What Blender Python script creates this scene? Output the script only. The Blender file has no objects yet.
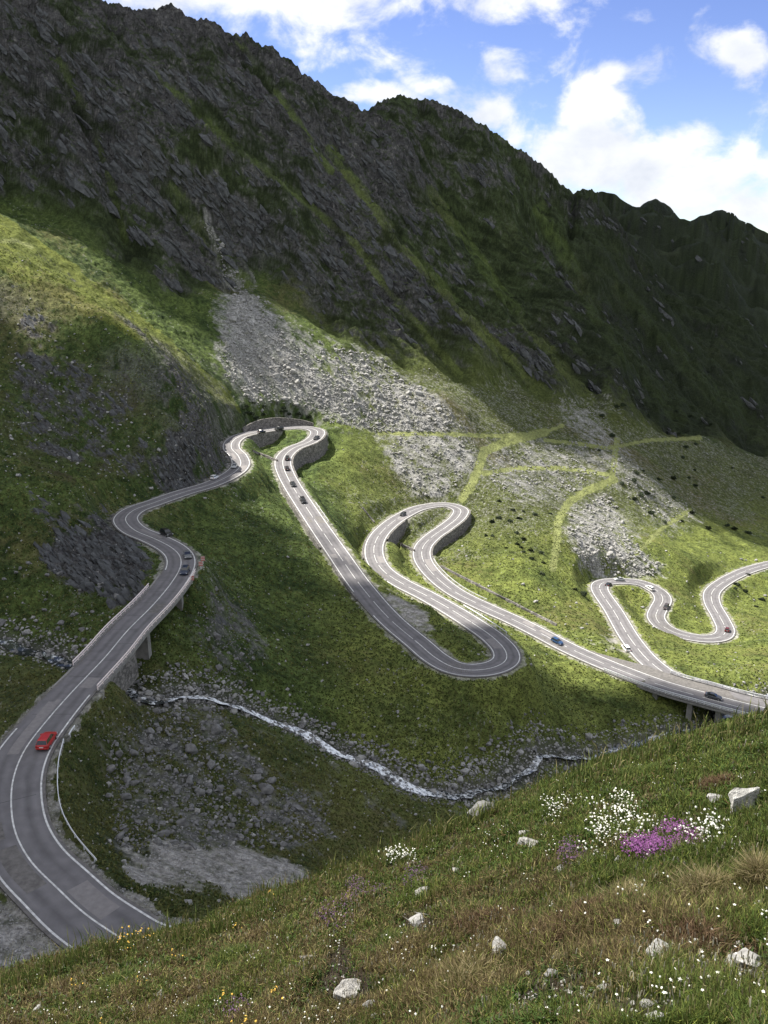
import bpy, bmesh, math, random
import numpy as np
from mathutils import Vector, Matrix
random.seed(7); rng = np.random.default_rng(7)
Q = 1.0                                   # mesh density of the terrain
C = bpy.context.scene.collection
# ------------------------------------------------------------------ camera model
F = 900.0; TH = math.atan((512-250)/F); CT, ST = math.cos(TH), math.sin(TH)
def ray(px, py):
    a = (np.asarray(px, float)-384)/F; b = (512-np.asarray(py, float))/F
    return np.stack([a, CT+b*ST, -ST+b*CT], -1)
def proj(P):
    P = np.asarray(P, float); d = P[..., 1]*CT-P[..., 2]*ST; u = P[..., 1]*ST+P[..., 2]*CT
    d = np.where(np.abs(d) < 1e-3, 1e-3, d)
    return 384+F*P[..., 0]/d, 512-F*u/d, d
def at(px, py, d):                        # a point seen at (px, py), d metres ahead
    r = ray(px, py); return r*(d/r[1])
def at_z(px, py, z):
    r = ray(px, py); return r*(z/r[2])
def sstep(a, b, x):
    t = np.clip((x-a)/(b-a), 0, 1); return t*t*(3-2*t)
# ------------------------------------------------------------------ noise
_perm = rng.permutation(512); _perm = np.r_[_perm, _perm]
_ang = rng.random(512)*2*np.pi; _gx, _gy = np.cos(_ang), np.sin(_ang)
_perm = _perm.astype(np.int32); _gx = _gx.astype(np.float32); _gy = _gy.astype(np.float32)
def perlin(x, y):
    x = np.asarray(x, np.float32); y = np.asarray(y, np.float32)
    if x.shape != y.shape: x, y = np.broadcast_arrays(x, y)
    xi = np.floor(x); yi = np.floor(y); xf = x-xi; yf = y-yi; xi = xi.astype(np.int32) & 511; yi = yi.astype(np.int32) & 511
    u = xf*xf*xf*(xf*(xf*6-15)+10); v = yf*yf*yf*(yf*(yf*6-15)+10); p0 = _perm[xi]; p1 = _perm[(xi+1) & 511]
    def g(p, q, dx, dy):
        h = _perm[(p+q) & 511]; return _gx[h]*dx+_gy[h]*dy
    a = g(p0, yi, xf, yf); b = g(p1, yi, xf-1, yf); c = g(p0, yi+1, xf, yf-1); d = g(p1, yi+1, xf-1, yf-1)
    ab = a+(b-a)*u
    return (ab+((c+(d-c)*u)-ab)*v)*np.float32(1.5)
def fbm(x, y, n=4, g=.5):
    s = 0; a = 1; t = 0
    for i in range(n):
        s = s+a*perlin(x+17.3*i, y-9.1*i); t += a; a *= g; x = x*2.03; y = y*2.03
    return s/t
def ridged(x, y, n=4, g=.5):
    s = 0; a = 1; t = 0
    for i in range(n):
        s = s+a*(1-np.abs(perlin(x+31.7*i, y+5.3*i))*2); t += a; a *= g; x = x*2.1; y = y*2.1
    return s/t
# ------------------------------------------------------------------ object helpers
def link(o, parent=None):
    C.objects.link(o)
    if parent is not None: o.parent = parent
    return o
def tag(o, label=None, cat=None, group=None, kind=None):
    if label: o['label'] = label
    if cat: o['category'] = cat
    if group: o['group'] = group
    if kind: o['kind'] = kind
    return o
def empty(name, loc=(0, 0, 0), rz=0.0):
    o = bpy.data.objects.new(name, None); o.location = loc; o.rotation_euler = (0, 0, rz); return link(o)
def np_mesh(name, V, faces, mat=None, parent=None, smooth=False, k=4):
    V = np.asarray(V, np.float32).reshape(-1, 3); faces = np.asarray(faces, np.int32).reshape(-1, k)
    m = bpy.data.meshes.new(name)
    m.vertices.add(len(V)); m.vertices.foreach_set('co', V.ravel())
    m.loops.add(faces.size); m.loops.foreach_set('vertex_index', faces.ravel())
    m.polygons.add(len(faces)); m.polygons.foreach_set('loop_start', np.arange(0, faces.size, k, dtype=np.int32))
    m.polygons.foreach_set('use_smooth', np.full(len(faces), smooth, dtype=bool))
    m.update(calc_edges=True)
    if mat: m.materials.append(mat)
    return link(bpy.data.objects.new(name, m), parent)
def col_attr(o, name, c):
    c = np.asarray(c, np.float32)
    if c.shape[1] == 3: c = np.c_[c, np.ones(len(c), np.float32)]
    a = o.data.color_attributes.new(name, 'FLOAT_COLOR', 'POINT'); a.data.foreach_set('color', c.ravel())
def bm_obj(name, bm, mat, parent=None, smooth=False):
    m = bpy.data.meshes.new(name); bmesh.ops.recalc_face_normals(bm, faces=bm.faces); bm.to_mesh(m); bm.free()
    if smooth:
        for p in m.polygons: p.use_smooth = True
    if mat: m.materials.append(mat)
    return link(bpy.data.objects.new(name, m), parent)
def bm_box(bm, lo, hi, bev=0.0):
    vs = [bm.verts.new((x, y, z)) for z in (lo[2], hi[2]) for y in (lo[1], hi[1]) for x in (lo[0], hi[0])]
    for f in ((0, 2, 3, 1), (4, 5, 7, 6), (0, 1, 5, 4), (2, 6, 7, 3), (0, 4, 6, 2), (1, 3, 7, 5)):
        bm.faces.new([vs[i] for i in f])
    if bev:
        es = list({e for v in vs for e in v.link_edges}); bmesh.ops.bevel(bm, geom=es, offset=bev, segments=1, affect='EDGES')
def copy_tree(o, parent=None):
    c = o.copy(); C.objects.link(c)
    if parent is not None: c.parent = parent
    for ch in list(o.children): copy_tree(ch, c)
    return c
# ------------------------------------------------------------------ materials
def mat_new(name):
    m = bpy.data.materials.new(name); m.use_nodes = True; nt = m.node_tree
    return m, nt, nt.nodes['Principled BSDF']
def simple(name, col, rough=.7, metal=0.0, var=.0, scale=3.0, bump=0.0, spec=.5, col2=None):
    m, nt, p = mat_new(name)
    p.inputs['Roughness'].default_value = rough; p.inputs['Metallic'].default_value = metal
    p.inputs['Specular IOR Level'].default_value = spec
    p.inputs['Base Color'].default_value = (*col, 1)
    if var or bump:
        tc = nt.nodes.new('ShaderNodeTexCoord'); n = nt.nodes.new('ShaderNodeTexNoise')
        n.inputs['Scale'].default_value = scale; n.inputs['Detail'].default_value = 6; n.inputs['Roughness'].default_value = .65
        nt.links.new(tc.outputs['Object'], n.inputs['Vector'])
        if var:
            r = nt.nodes.new('ShaderNodeValToRGB'); e = r.color_ramp.elements
            e[0].position = .3; e[1].position = .7
            c2 = col2 or tuple(min(1, c*(1+var)) for c in col)
            e[0].color = (*[c*(1-var) for c in col], 1); e[1].color = (*c2, 1)
            nt.links.new(n.outputs['Fac'], r.inputs['Fac']); nt.links.new(r.outputs['Color'], p.inputs['Base Color'])
        if bump:
            b = nt.nodes.new('ShaderNodeBump'); b.inputs['Strength'].default_value = bump; b.inputs['Distance'].default_value = .1
            nt.links.new(n.outputs['Fac'], b.inputs['Height']); nt.links.new(b.outputs['Normal'], p.inputs['Normal'])
    return m
M = {}
M['asphalt'] = simple('asphalt', (.144, .138, .142), .9, var=.16, scale=.35, spec=.3)
M['asphalt_patch'] = simple('asphalt_patch', (.21, .198, .195), .9, var=.15, scale=1.5, spec=.2)
M['line'] = simple('road_paint', (.62, .62, .60), .7, var=.42, scale=1.4, col2=(.78, .78, .76))
M['kerb_gravel'] = simple('verge_gravel', (.24, .22, .19), .95, var=.3, scale=1.5)
M['concrete'] = simple('concrete', (.22, .212, .2), .9, var=.25, scale=.8, bump=.2)
M['stone_wall'] = simple('stone_wall', (.15, .14, .13), .95, var=.5, scale=1.2, bump=.9)
def masonry(m):
    nt = m.node_tree; p = nt.nodes['Principled BSDF']; N, Lk = nt.nodes.new, nt.links.new; src = p.inputs['Base Color'].links[0].from_socket; tc = N('ShaderNodeTexCoord'); mp = N('ShaderNodeMapping'); mp.inputs['Scale'].default_value = (1, 1, 1.6); Lk(tc.outputs['Object'], mp.inputs['Vector'])
    v = N('ShaderNodeTexVoronoi'); v.feature = 'DISTANCE_TO_EDGE'; v.inputs['Scale'].default_value = 1.1; c = N('ShaderNodeTexVoronoi'); c.inputs['Scale'].default_value = 1.1; Lk(mp.outputs[0], v.inputs['Vector']); Lk(mp.outputs[0], c.inputs['Vector'])
    r = N('ShaderNodeMapRange'); r.inputs['From Max'].default_value = .08; r.inputs['To Min'].default_value = .45; Lk(v.outputs['Distance'], r.inputs['Value']); s = N('ShaderNodeSeparateXYZ'); Lk(c.outputs['Color'], s.inputs[0]); r2 = N('ShaderNodeMapRange'); r2.inputs['To Min'].default_value = .6; r2.inputs['To Max'].default_value = 1.5; Lk(s.outputs['X'], r2.inputs['Value'])
    mu = N('ShaderNodeMath'); mu.operation = 'MULTIPLY'; Lk(r.outputs[0], mu.inputs[0]); Lk(r2.outputs[0], mu.inputs[1]); sc = N('ShaderNodeVectorMath'); sc.operation = 'SCALE'; Lk(src, sc.inputs[0]); Lk(mu.outputs[0], sc.inputs['Scale']); Lk(sc.outputs[0], p.inputs['Base Color'])
masonry(M['stone_wall'])
M['rail_white'] = simple('rail_paint', (.80, .70, .67), .6, var=.15, scale=2)
M['rail_metal'] = simple('galvanised_steel', (.72, .73, .74), .5, metal=.1, var=.1, scale=2)
M['red_paint'] = simple('red_barrier_paint', (.42, .09, .06), .6, var=.15)
M['rock'] = simple('rock_grey', (.275, .27, .258), .95, var=.4, scale=1.8, bump=.6)
M['rock_dark'] = simple('rock_dark', (.15, .148, .145), .95, var=.45, scale=1.3, bump=.6)
M['rock_pale'] = simple('rock_pale', (.33, .32, .30), .95, var=.55, scale=16, bump=.9)
M['rock_white'] = simple('rock_white', (.48, .47, .44), .95, var=.45, scale=14, bump=.9)
M['shade_cloud'] = simple('shade_cloud_white', (.85, .85, .87), 1.0, spec=0)

# ------------------------------------------------------------------ roads traced as centre lines
A = [(200,960,-74.5),(142.3,950.3,-74.5),(112.4,932.7),(84.3,913.4),(56.2,887),(31.6,862.5),(15.8,834),(11.2,806),(13.4,778),(24.6,750),(45.7,721.9),(70.3,693.8,-74.5),(105.4,656.9),(127.6,630.5),(153,605),(171.3,583),(180.5,566.7,-75),(179.7,555.8),(171.3,547.4),(153,538),(136.7,531.3),(127.6,524),(125.8,517.5,-77),(134.9,509.5),(153,503),(182.3,492.7),(211.4,484,-80),(233.3,473),(240.6,464.6),(238,455.5),(231.5,448.2),(233,441,-82.5),(243,435),(262.5,430.7),(283,428),(304,427.3,-85),(316,430),(317,435),(309.4,441.7),(293.7,448,-88),(284.6,456),(282.8,463.8),(286,474),(292.4,486),(304,504),(319.8,527.6),(338,553.6),(360,584.8),(390,619.3),(420,644.7,-101),(434.8,657.3),(452.8,667.2),(470.8,670.2,-103),(491.7,668),(505.2,661.2),(506,652),(494.7,638.7,-105),(473.8,623.8),(449.8,608.8),(425.8,595.3),(401.9,583.3),(383.9,571.3),(375,557.9),(375,542.9,-112),(384,529.4),(401.9,516),(422.8,507),(446.8,504.6,-116),(460,509),(458.8,516),(446.8,526.4),(431.8,537),(422.8,547.4,-119),(422.8,559.4),(434.8,575.8),(455.8,592.3),(485.7,607.3),(515.7,620.8),(539.6,632.7,-123),(569.7,648.4),(599.4,661.7),(629,673.6),(664.7,686.5,-125.5),(700,696.5),(733,705.5),(768,714,-128),(850,731,-129)]
B = [(850,722,-129),(768,705,-128),(748,700.5),(718,693),(688.5,684.5,-128),(670.6,676.6),(650,661.7),(632,641),(614,611.3),(599.4,587.5,-137),(603.8,582.5),(617,581,-139.5),(641,583),(658.8,592),(663,599.4,-143),(658.8,608.3),(655.8,617.2),(664.7,627.6),(682.5,635,-147),(706.3,638.6),(721,636.5),(725.6,630.6,-149),(721,618.7),(712.2,602.4),(712.2,592,-153),(724,581.6),(744.9,571.2),(768,564.3,-158),(830,552,-163)]
def catmull(P, step):
    P = np.asarray(P, float); Pe = np.vstack([2*P[0]-P[1], P, 2*P[-1]-P[-2]]); out = []
    for i in range(1, len(Pe)-2):
        p0, p1, p2, p3 = Pe[i-1:i+3]; n = max(2, int(np.linalg.norm(p2-p1)/step*2))
        t0 = 0; t1 = t0+np.linalg.norm(p1-p0)**.5; t2 = t1+np.linalg.norm(p2-p1)**.5; t3 = t2+np.linalg.norm(p3-p2)**.5
        t = np.linspace(t1, t2, n, endpoint=False)[:, None]
        a1 = (t1-t)/(t1-t0)*p0+(t-t0)/(t1-t0)*p1; a2 = (t2-t)/(t2-t1)*p1+(t-t1)/(t2-t1)*p2; a3 = (t3-t)/(t3-t2)*p2+(t-t2)/(t3-t2)*p3
        b1 = (t2-t)/(t2-t0)*a1+(t-t0)/(t2-t0)*a2; b2 = (t3-t)/(t3-t1)*a2+(t-t1)/(t3-t1)*a3
        out.append((t2-t)/(t2-t1)*b1+(t-t1)/(t2-t1)*b2)
    out.append(P[-1:]); D = np.vstack(out)
    s = np.r_[0, np.cumsum(np.linalg.norm(np.diff(D, axis=0), axis=1))]
    n = int(s[-1]/step)+1; q = np.linspace(0, s[-1], n)
    return np.stack([np.interp(q, s, D[:, i]) for i in range(D.shape[1])], 1)
def smooth_curve(P, n):
    for _ in range(n):
        P = P.copy(); P[1:-1] = .25*P[:-2]+.5*P[1:-1]+.25*P[2:]
    return P
class Road:
    def __init__(self, L, hw):
        px = np.array([p[0] for p in L], float); py = np.array([p[1] for p in L], float)
        k = [i for i, p in enumerate(L) if len(p) > 2]; kz = np.array([L[i][2] for i in k], float)
        z = np.interp(np.arange(len(L)), k, kz)
        for _ in range(8):
            r = ray(px, py); P = r*(z/r[:, 2])[:, None]
            sl = np.r_[0, np.cumsum(np.hypot(*np.diff(P[:, :2], axis=0).T))]; z = np.interp(sl, sl[k], kz)
        self.P = smooth_curve(catmull(P, .5), 14); self.finish(hw)
    def finish(self, hw):
        P = self.P; self.s = np.r_[0, np.cumsum(np.hypot(*np.diff(P[:, :2], axis=0).T))]
        t = np.gradient(P, axis=0); t[:, 2] = 0; t /= np.linalg.norm(t, axis=1)[:, None]
        self.t = t; self.n = np.stack([-t[:, 1], t[:, 0], 0*t[:, 0]], 1); self.hw = hw(self.s)
    def pt(self, s, off=0.0, dz=0.0):
        i = int(np.clip(np.searchsorted(self.s, s), 0, len(self.s)-1))
        return self.P[i]+self.n[i]*off+np.array([0, 0, dz]), self.t[i]
    def seg(self, s0, s1, off, dz=0.0, step=1):
        i = np.where((self.s >= s0) & (self.s <= s1))[0][::step]
        off = off(self.s[i]) if callable(off) else np.full(len(i), off) if np.ndim(off) == 0 else off
        return self.P[i]+self.n[i]*off[:, None]+np.array([0, 0, dz])
RA = Road(A, lambda s: np.interp(s, [0, 60, 85, 1060, 1090], [4.3, 4.1, 3.55, 3.55, 3.7]))
RB = Road(B, lambda s: np.interp(s, [0, 400], [3.6, 3.5]))
for i in range(len(RB.P)):                # where the two roads run together, the branch lies just under the main road
    dd = np.hypot(*(RA.P[::2, :2]-RB.P[i, :2]).T); j = dd.argmin()
    if dd[j] < 12 and RB.s[i] < 75: RB.P[i, 2] += (RA.P[2*j, 2]-.05-RB.P[i, 2])*float(1-sstep(7.0, 12, dd[j]))
RB.P[:160] = smooth_curve(RB.P[:160], 12)
RB.finish(lambda s: np.interp(s, [0, 400], [3.6, 3.5]))
BR1 = (80.0, 140.0); BR2 = (1073.0, 1122.0)   # stretches of the main road carried by bridges
# ------------------------------------------------------------------ terrain: control points (px, py, metres ahead)
CP = [ # stream and its banks; the third number is metres ahead, or the height when negative
 (-40,622,-79),(20,640,-80.5),(66,654,-81.3),(110,675,-82.3),(150,690,-83.2),(185,686,-86),(225,695,-90.5),(270,711,-97),(305,723,-100),(340,740,-103),(390,765,-108),(430,787,-112.5),(480,789,-117),(530,772,-122),(565,757,-127),(600,747,-129),(650,735,-131),(700,722,-132.2),(735,706,-132.8),(768,690,-133.5),(860,668,-136),
 (20,672,-79.5),(0,690,-78.5),(0,730,-77),(35,700,-77),(100,608,-79),(50,595,-77.5),(0,590,-75.5),(70,560,-74),(160,650,-80.5),(185,628,-80.5),(205,675,-86),
 (100,560,-75),(60,530,-69),(110,535,-72),(60,508,-66),(0,490,-62),(0,545,-69),(105,505,-71),(145,580,-76.5),(90,490,-67),(120,497,-72),
 (150,468,297),(100,440,300),(50,440,290),(0,440,280),(190,468,300),(200,440,315),(0,380,310),(60,380,322),(120,385,328),(170,410,325),(0,320,345),(70,340,345),
 (50,294,365),(0,262,372),(82,309,362),(129,327,352),(176,368,346),(209,402,346),(210,425,350),
 (129,322,405),(176,358,405),(60,272,430),(39,243,450),(98,298,432),(0,212,460),(150,330,432),(200,378,425),(230,410,422),(160,308,468),(105,250,486),(40,210,500),(0,185,510),
 (240,290,505),(215,240,545),(225,380,440),(300,402,455),(350,412,460),(430,420,470),(300,340,490),(360,350,510),(260,310,500),(450,400,490),
 (330,318,525),(400,372,515),(200,150,560),(100,100,555),(20,80,545),(300,180,590),(400,250,600),(480,250,690),(470,370,545),(550,400,555),(550,300,665),(620,400,590),(650,330,735),(640,265,880),(700,320,815),
 (768,330,870),(768,400,750),(768,450,640),(768,500,560),(700,450,590),(700,500,520),(660,520,470),(620,470,500),(768,540,490),
 (480,440,480),(560,430,530),(500,480,440),(478,490,427),(560,500,450),(610,520,445),(380,435,455),(420,460,440),(400,490,416),(350,470,412),(345,455,418),(340,515,352),(358,540,335),
 # between the hairpins
 (540,600,-126),(520,560,-121),(480,540,-119.5),(560,600,-129),(600,640,-127),(560,560,-126),(580,540,-124.5),(640,555,-135),(690,560,-144),(755,620,-148),(768,660,-137),(720,672,-133),(690,655,-136),(850,640,-150),
 (300,640,-98.5),(250,600,-93),(230,560,-88),(250,510,-87),(280,520,-91),(262,482,-86),(330,640,-99.3),(330,700,-102),(300,680,-99),(400,700,-105),(450,740,-109.5),(500,720,-109),(530,740,-115),(560,700,-124),(600,702,-125.6),(640,712,-128),(668,706,-128.6),(450,690,-104.7),(525,690,-109),(215,615,-85),(225,655,-88.5),(240,680,-92.5),
 # near side of the stream
 (100,760,-81.5),(130,780,-85),(115,712,-82),(120,850,-79),(200,870,-84),(280,880,-89),(200,760,-89),(200,720,-87.5),(300,800,-100),(350,830,-103.5),(400,815,-108),(450,806,-113),(250,830,-93),(500,795,-117.5),(60,945,84),(20,930,84),(-30,950,80),(-60,850,92),(-60,760,112),(180,905,-76.8),(580,765,-127),(680,740,-130.5),(768,722,-131.5),(850,712,-132),
]
RIDGE = [(-60,-45,545),(0,-22,570),(107,2,600),(165,5,620),(250,35,660),(290,60,680),(340,95,705),(362,110,722),(400,97,740),(460,115,790),(520,150,860),(575,190,950),(600,190,1220),(650,203,1300),(690,222,1350),(720,212,1450),(768,230,1500),(900,262,1700)]
ptz = lambda a, b, q: at_z(a, b, q) if q < 0 else at(a, b, q)
pts = [ptz(*c) for c in CP]
rp = [at(*c) for c in RIDGE]; pts += rp
for p, c in zip(rp, RIDGE):               # the far side of the ridge falls away
    pts.append(p+np.array([-90, 120, -95.])); pts.append(p+np.array([-200, 270, -190.]))
for R, br in ((RA, BR1), (RB, (-10, -5))):
    for i in range(0, len(R.P), 26):
        s = R.s[i]
        if R is RA and (BR1[0] < s < BR1[1] or s > BR2[0]): continue
        if R is RB and s < 45: continue
        pts.append(R.P[i]-np.array([0, 0, .3]))
pts += [np.array(p, float) for p in [(0,45,-52),(-60,45,-60),(0,0,-45),(-120,20,-62),(60,70,-80),(120,110,-100),(200,150,-112),(80,30,-66),(250,60,-90),(160,195,-126),(30,120,-104),(70,160,-118),(-150,130,-60),(-140,190,-58),(-220,260,-10),(-330,340,60),(-420,420,110),(-250,120,0),(330,300,-120),(420,420,-150),(360,560,-170),(520,640,-160),(700,900,-90),(600,300,-60),(900,700,-60),(1100,1500,-60),(0,-80,-40)]]
pts = np.array(pts)
def tps_k(d2): return np.where(d2 > 0, d2*np.log(np.maximum(d2, 1e-9))*.5, 0)
S = 100.0; X = pts[:, :2]/S; n = len(X)
K = tps_k(((X[:, None]-X[None])**2).sum(-1))+np.eye(n)*.012
Pm = np.c_[np.ones(n), X]; Mx = np.block([[K, Pm], [Pm.T, np.zeros((3, 3))]])
w = np.linalg.solve(Mx, np.r_[pts[:, 2], 0, 0, 0])
GX = np.arange(-700, 1300, 4.0); GY = np.arange(-60, 2300, 4.0)
gx, gy = np.meshgrid(GX/S, GY/S); GZ = w[n]+w[n+1]*gx+w[n+2]*gy
for i in range(n): GZ += w[i]*tps_k((gx-X[i, 0])**2+(gy-X[i, 1])**2)
GZ = np.clip(GZ, -260, 420)
gdx = np.gradient(GZ, 4.0, axis=1); gdy = np.gradient(GZ, 4.0, axis=0); GS = np.hypot(gdx, gdy)
def samp(G, x, y, x0, y0, st):
    fx = np.clip((x-x0)/st, 0, G.shape[1]-1.001); fy = np.clip((y-y0)/st, 0, G.shape[0]-1.001)
    ix = fx.astype(int); iy = fy.astype(int); fx = fx-ix; fy = fy-iy
    return (G[iy, ix]*(1-fx)+G[iy, ix+1]*fx)*(1-fy)+(G[iy+1, ix]*(1-fx)+G[iy+1, ix+1]*fx)*fy
# walls that hold the road up: road, from, to, side (+1 left of travel), height
WALLS = [(RA, 416, 488, 1, 5.8), (RA, 360, 388, -1, 4.0), (RA, 893, 955, 1, 4.6), (RA, 812, 846, -1, 5.0), (RA, 783, 822, 1, 3.0), (RA, 500, 570, -1, 2.0)]
# raster of the road corridor
DX0, DY0, DST = -130.0, 60.0, .5
DW, DH = int((340-DX0)/DST), int((540-DY0)/DST)
Dm = np.full((DH, DW), 99.0); Doff = np.zeros((DH, DW)); Dz = np.zeros((DH, DW)); Dwl = np.zeros((DH, DW)); Dhw = np.full((DH, DW), 3.5)
for R in (RB, RA):
    for i in range(len(R.P)):
        s = R.s[i]
        if R is RA and (BR1[0]+1 < s < BR1[1]-1 or s > BR2[0]+1): continue
        if R is RB and s < 44: continue
        p = R.P[i]; cx = int((p[0]-DX0)/DST); cy = int((p[1]-DY0)/DST); k = 44
        x0, x1, y0, y1 = max(cx-k, 0), min(cx+k, DW), max(cy-k, 0), min(cy+k, DH)
        if x1 <= x0 or y1 <= y0: continue
        xs = DX0+np.arange(x0, x1)*DST; ys = DY0+np.arange(y0, y1)*DST
        ddx = xs[None]-p[0]; ddy = ys[:, None]-p[1]; d = np.sqrt(ddx*ddx+ddy*ddy); off = ddx*R.n[i, 0]+ddy*R.n[i, 1]
        wl, wr = 0.0, 0.0
        for (Rw, a, b, sd, h) in WALLS:
            if Rw is R and a-4 < s < b+4:
                hh = h*float(sstep(a-4, a+6, s)*(1-sstep(b-6, b+4, s)))
                if sd > 0: wl = hh
                else: wr = hh
        sub = Dm[y0:y1, x0:x1]; mk = d < sub
        sub[mk] = d[mk]; Doff[y0:y1, x0:x1][mk] = off[mk]; Dz[y0:y1, x0:x1][mk] = p[2]; Dhw[y0:y1, x0:x1][mk] = R.hw[i]
        Dwl[y0:y1, x0:x1][mk] = np.where(off[mk] > 0, wl, wr)
# stream raster
STREAM_PX = [(-40,622,-79),(20,640,-80.5),(66,654,-81.3),(110,675,-82.3),(150,690,-83.2),(185,686,-86),(225,695,-90.5),(270,711,-97),(305,723,-100),(340,740,-103),(390,765,-108),(430,787,-112.5),(480,789,-117),(530,772,-122),(565,757,-127),(600,747,-129),(650,735,-131),(700,722,-132.2),(735,706,-132.8),(768,690,-133.5),(860,668,-136)]
ST_P = smooth_curve(catmull(np.array([ptz(*c) for c in STREAM_PX]), .8), 6)
ST_P[:, 0] += 1.1*perlin(np.arange(len(ST_P))*.08, 3.3+0*ST_P[:, 0]); ST_P[:, 1] += 1.1*perlin(np.arange(len(ST_P))*.08, 8.3+0*ST_P[:, 0])
Ds = np.full((DH, DW), 99.0)
for p in ST_P:
    cx = int((p[0]-DX0)/DST); cy = int((p[1]-DY0)/DST); k = 30
    x0, x1, y0, y1 = max(cx-k, 0), min(cx+k, DW), max(cy-k, 0), min(cy+k, DH)
    if x1 <= x0 or y1 <= y0: continue
    d = np.hypot((DX0+np.arange(x0, x1)*DST)[None]-p[0], (DY0+np.arange(y0, y1)*DST)[:, None]-p[1])
    np.minimum(Ds[y0:y1, x0:x1], d, out=Ds[y0:y1, x0:x1])
# foreground slope, by bearing
FG = [(-120,1045),(-40,1004),(0,985),(60,967),(120,951),(192,936),(250,908),(330,878),(430,842),(500,810),(560,784),(600,768),(680,743),(740,724),(768,717),(850,692),(960,660)]
_r = ray([p[0] for p in FG], [p[1] for p in FG]); FG_AZ = np.arctan2(_r[:, 0], _r[:, 1]); FG_S = -_r[:, 2]/np.hypot(_r[:, 0], _r[:, 1])
def z_fore(x, y):
    r = np.hypot(x, y); az = np.arctan2(x, y); s = np.interp(az, FG_AZ, FG_S)
    R0 = np.interp(az, [-.5, 0, .45], [22, 28, 36])
    z = -(1.7+(s-1.95/R0)*r)
    nz = .42*fbm(x*.22, y*.22, 3)+.30*fbm(x*.9+7, y*.9, 3)*np.clip(r/5, .3, 1)
    nz = nz+.05*fbm(x*3.1, y*3.1, 3)
    return z+nz*np.clip(1.3-r/90, .4, 1)-.022*np.maximum(r-R0, 0)**2
GULLY = [[(172,190),(200,225),(229,268),(262,298),(305,335)],[(156,74),(219,133),(292,190),(354,243),(400,305),(460,375)],[(60,60),(90,120),(110,180),(125,240)],[(330,150),(400,240),(470,320),(540,390)],[(430,190),(500,290),(590,400)],[(540,210),(600,320),(680,420)],[(620,290),(700,380),(768,440)],[(230,30),(290,110),(330,170)]]
FOLDS = [(GULLY[0], -20, 40), (GULLY[1], -16, 26), (GULLY[2], -12, 24), (GULLY[3], -16, 34), (GULLY[4], -20, 36), (GULLY[5], -28, 38), (GULLY[6], -26, 38), (GULLY[7], -10, 22),
 ([(100,90),(160,165),(205,230),(228,262)], 20, 34), ([(200,150),(270,215),(315,270)], 20, 34), ([(285,100),(360,200),(420,290),(480,370)], 20, 32), ([(385,110),(450,230),(520,330),(560,385)], 20, 36), ([(480,150),(550,270),(620,370)], 24, 34), ([(575,195),(640,300),(720,400)], 24, 34), ([(700,215),(730,290),(768,350)], 20, 30), ([(20,60),(60,130),(80,200)], 10, 30)]
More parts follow.
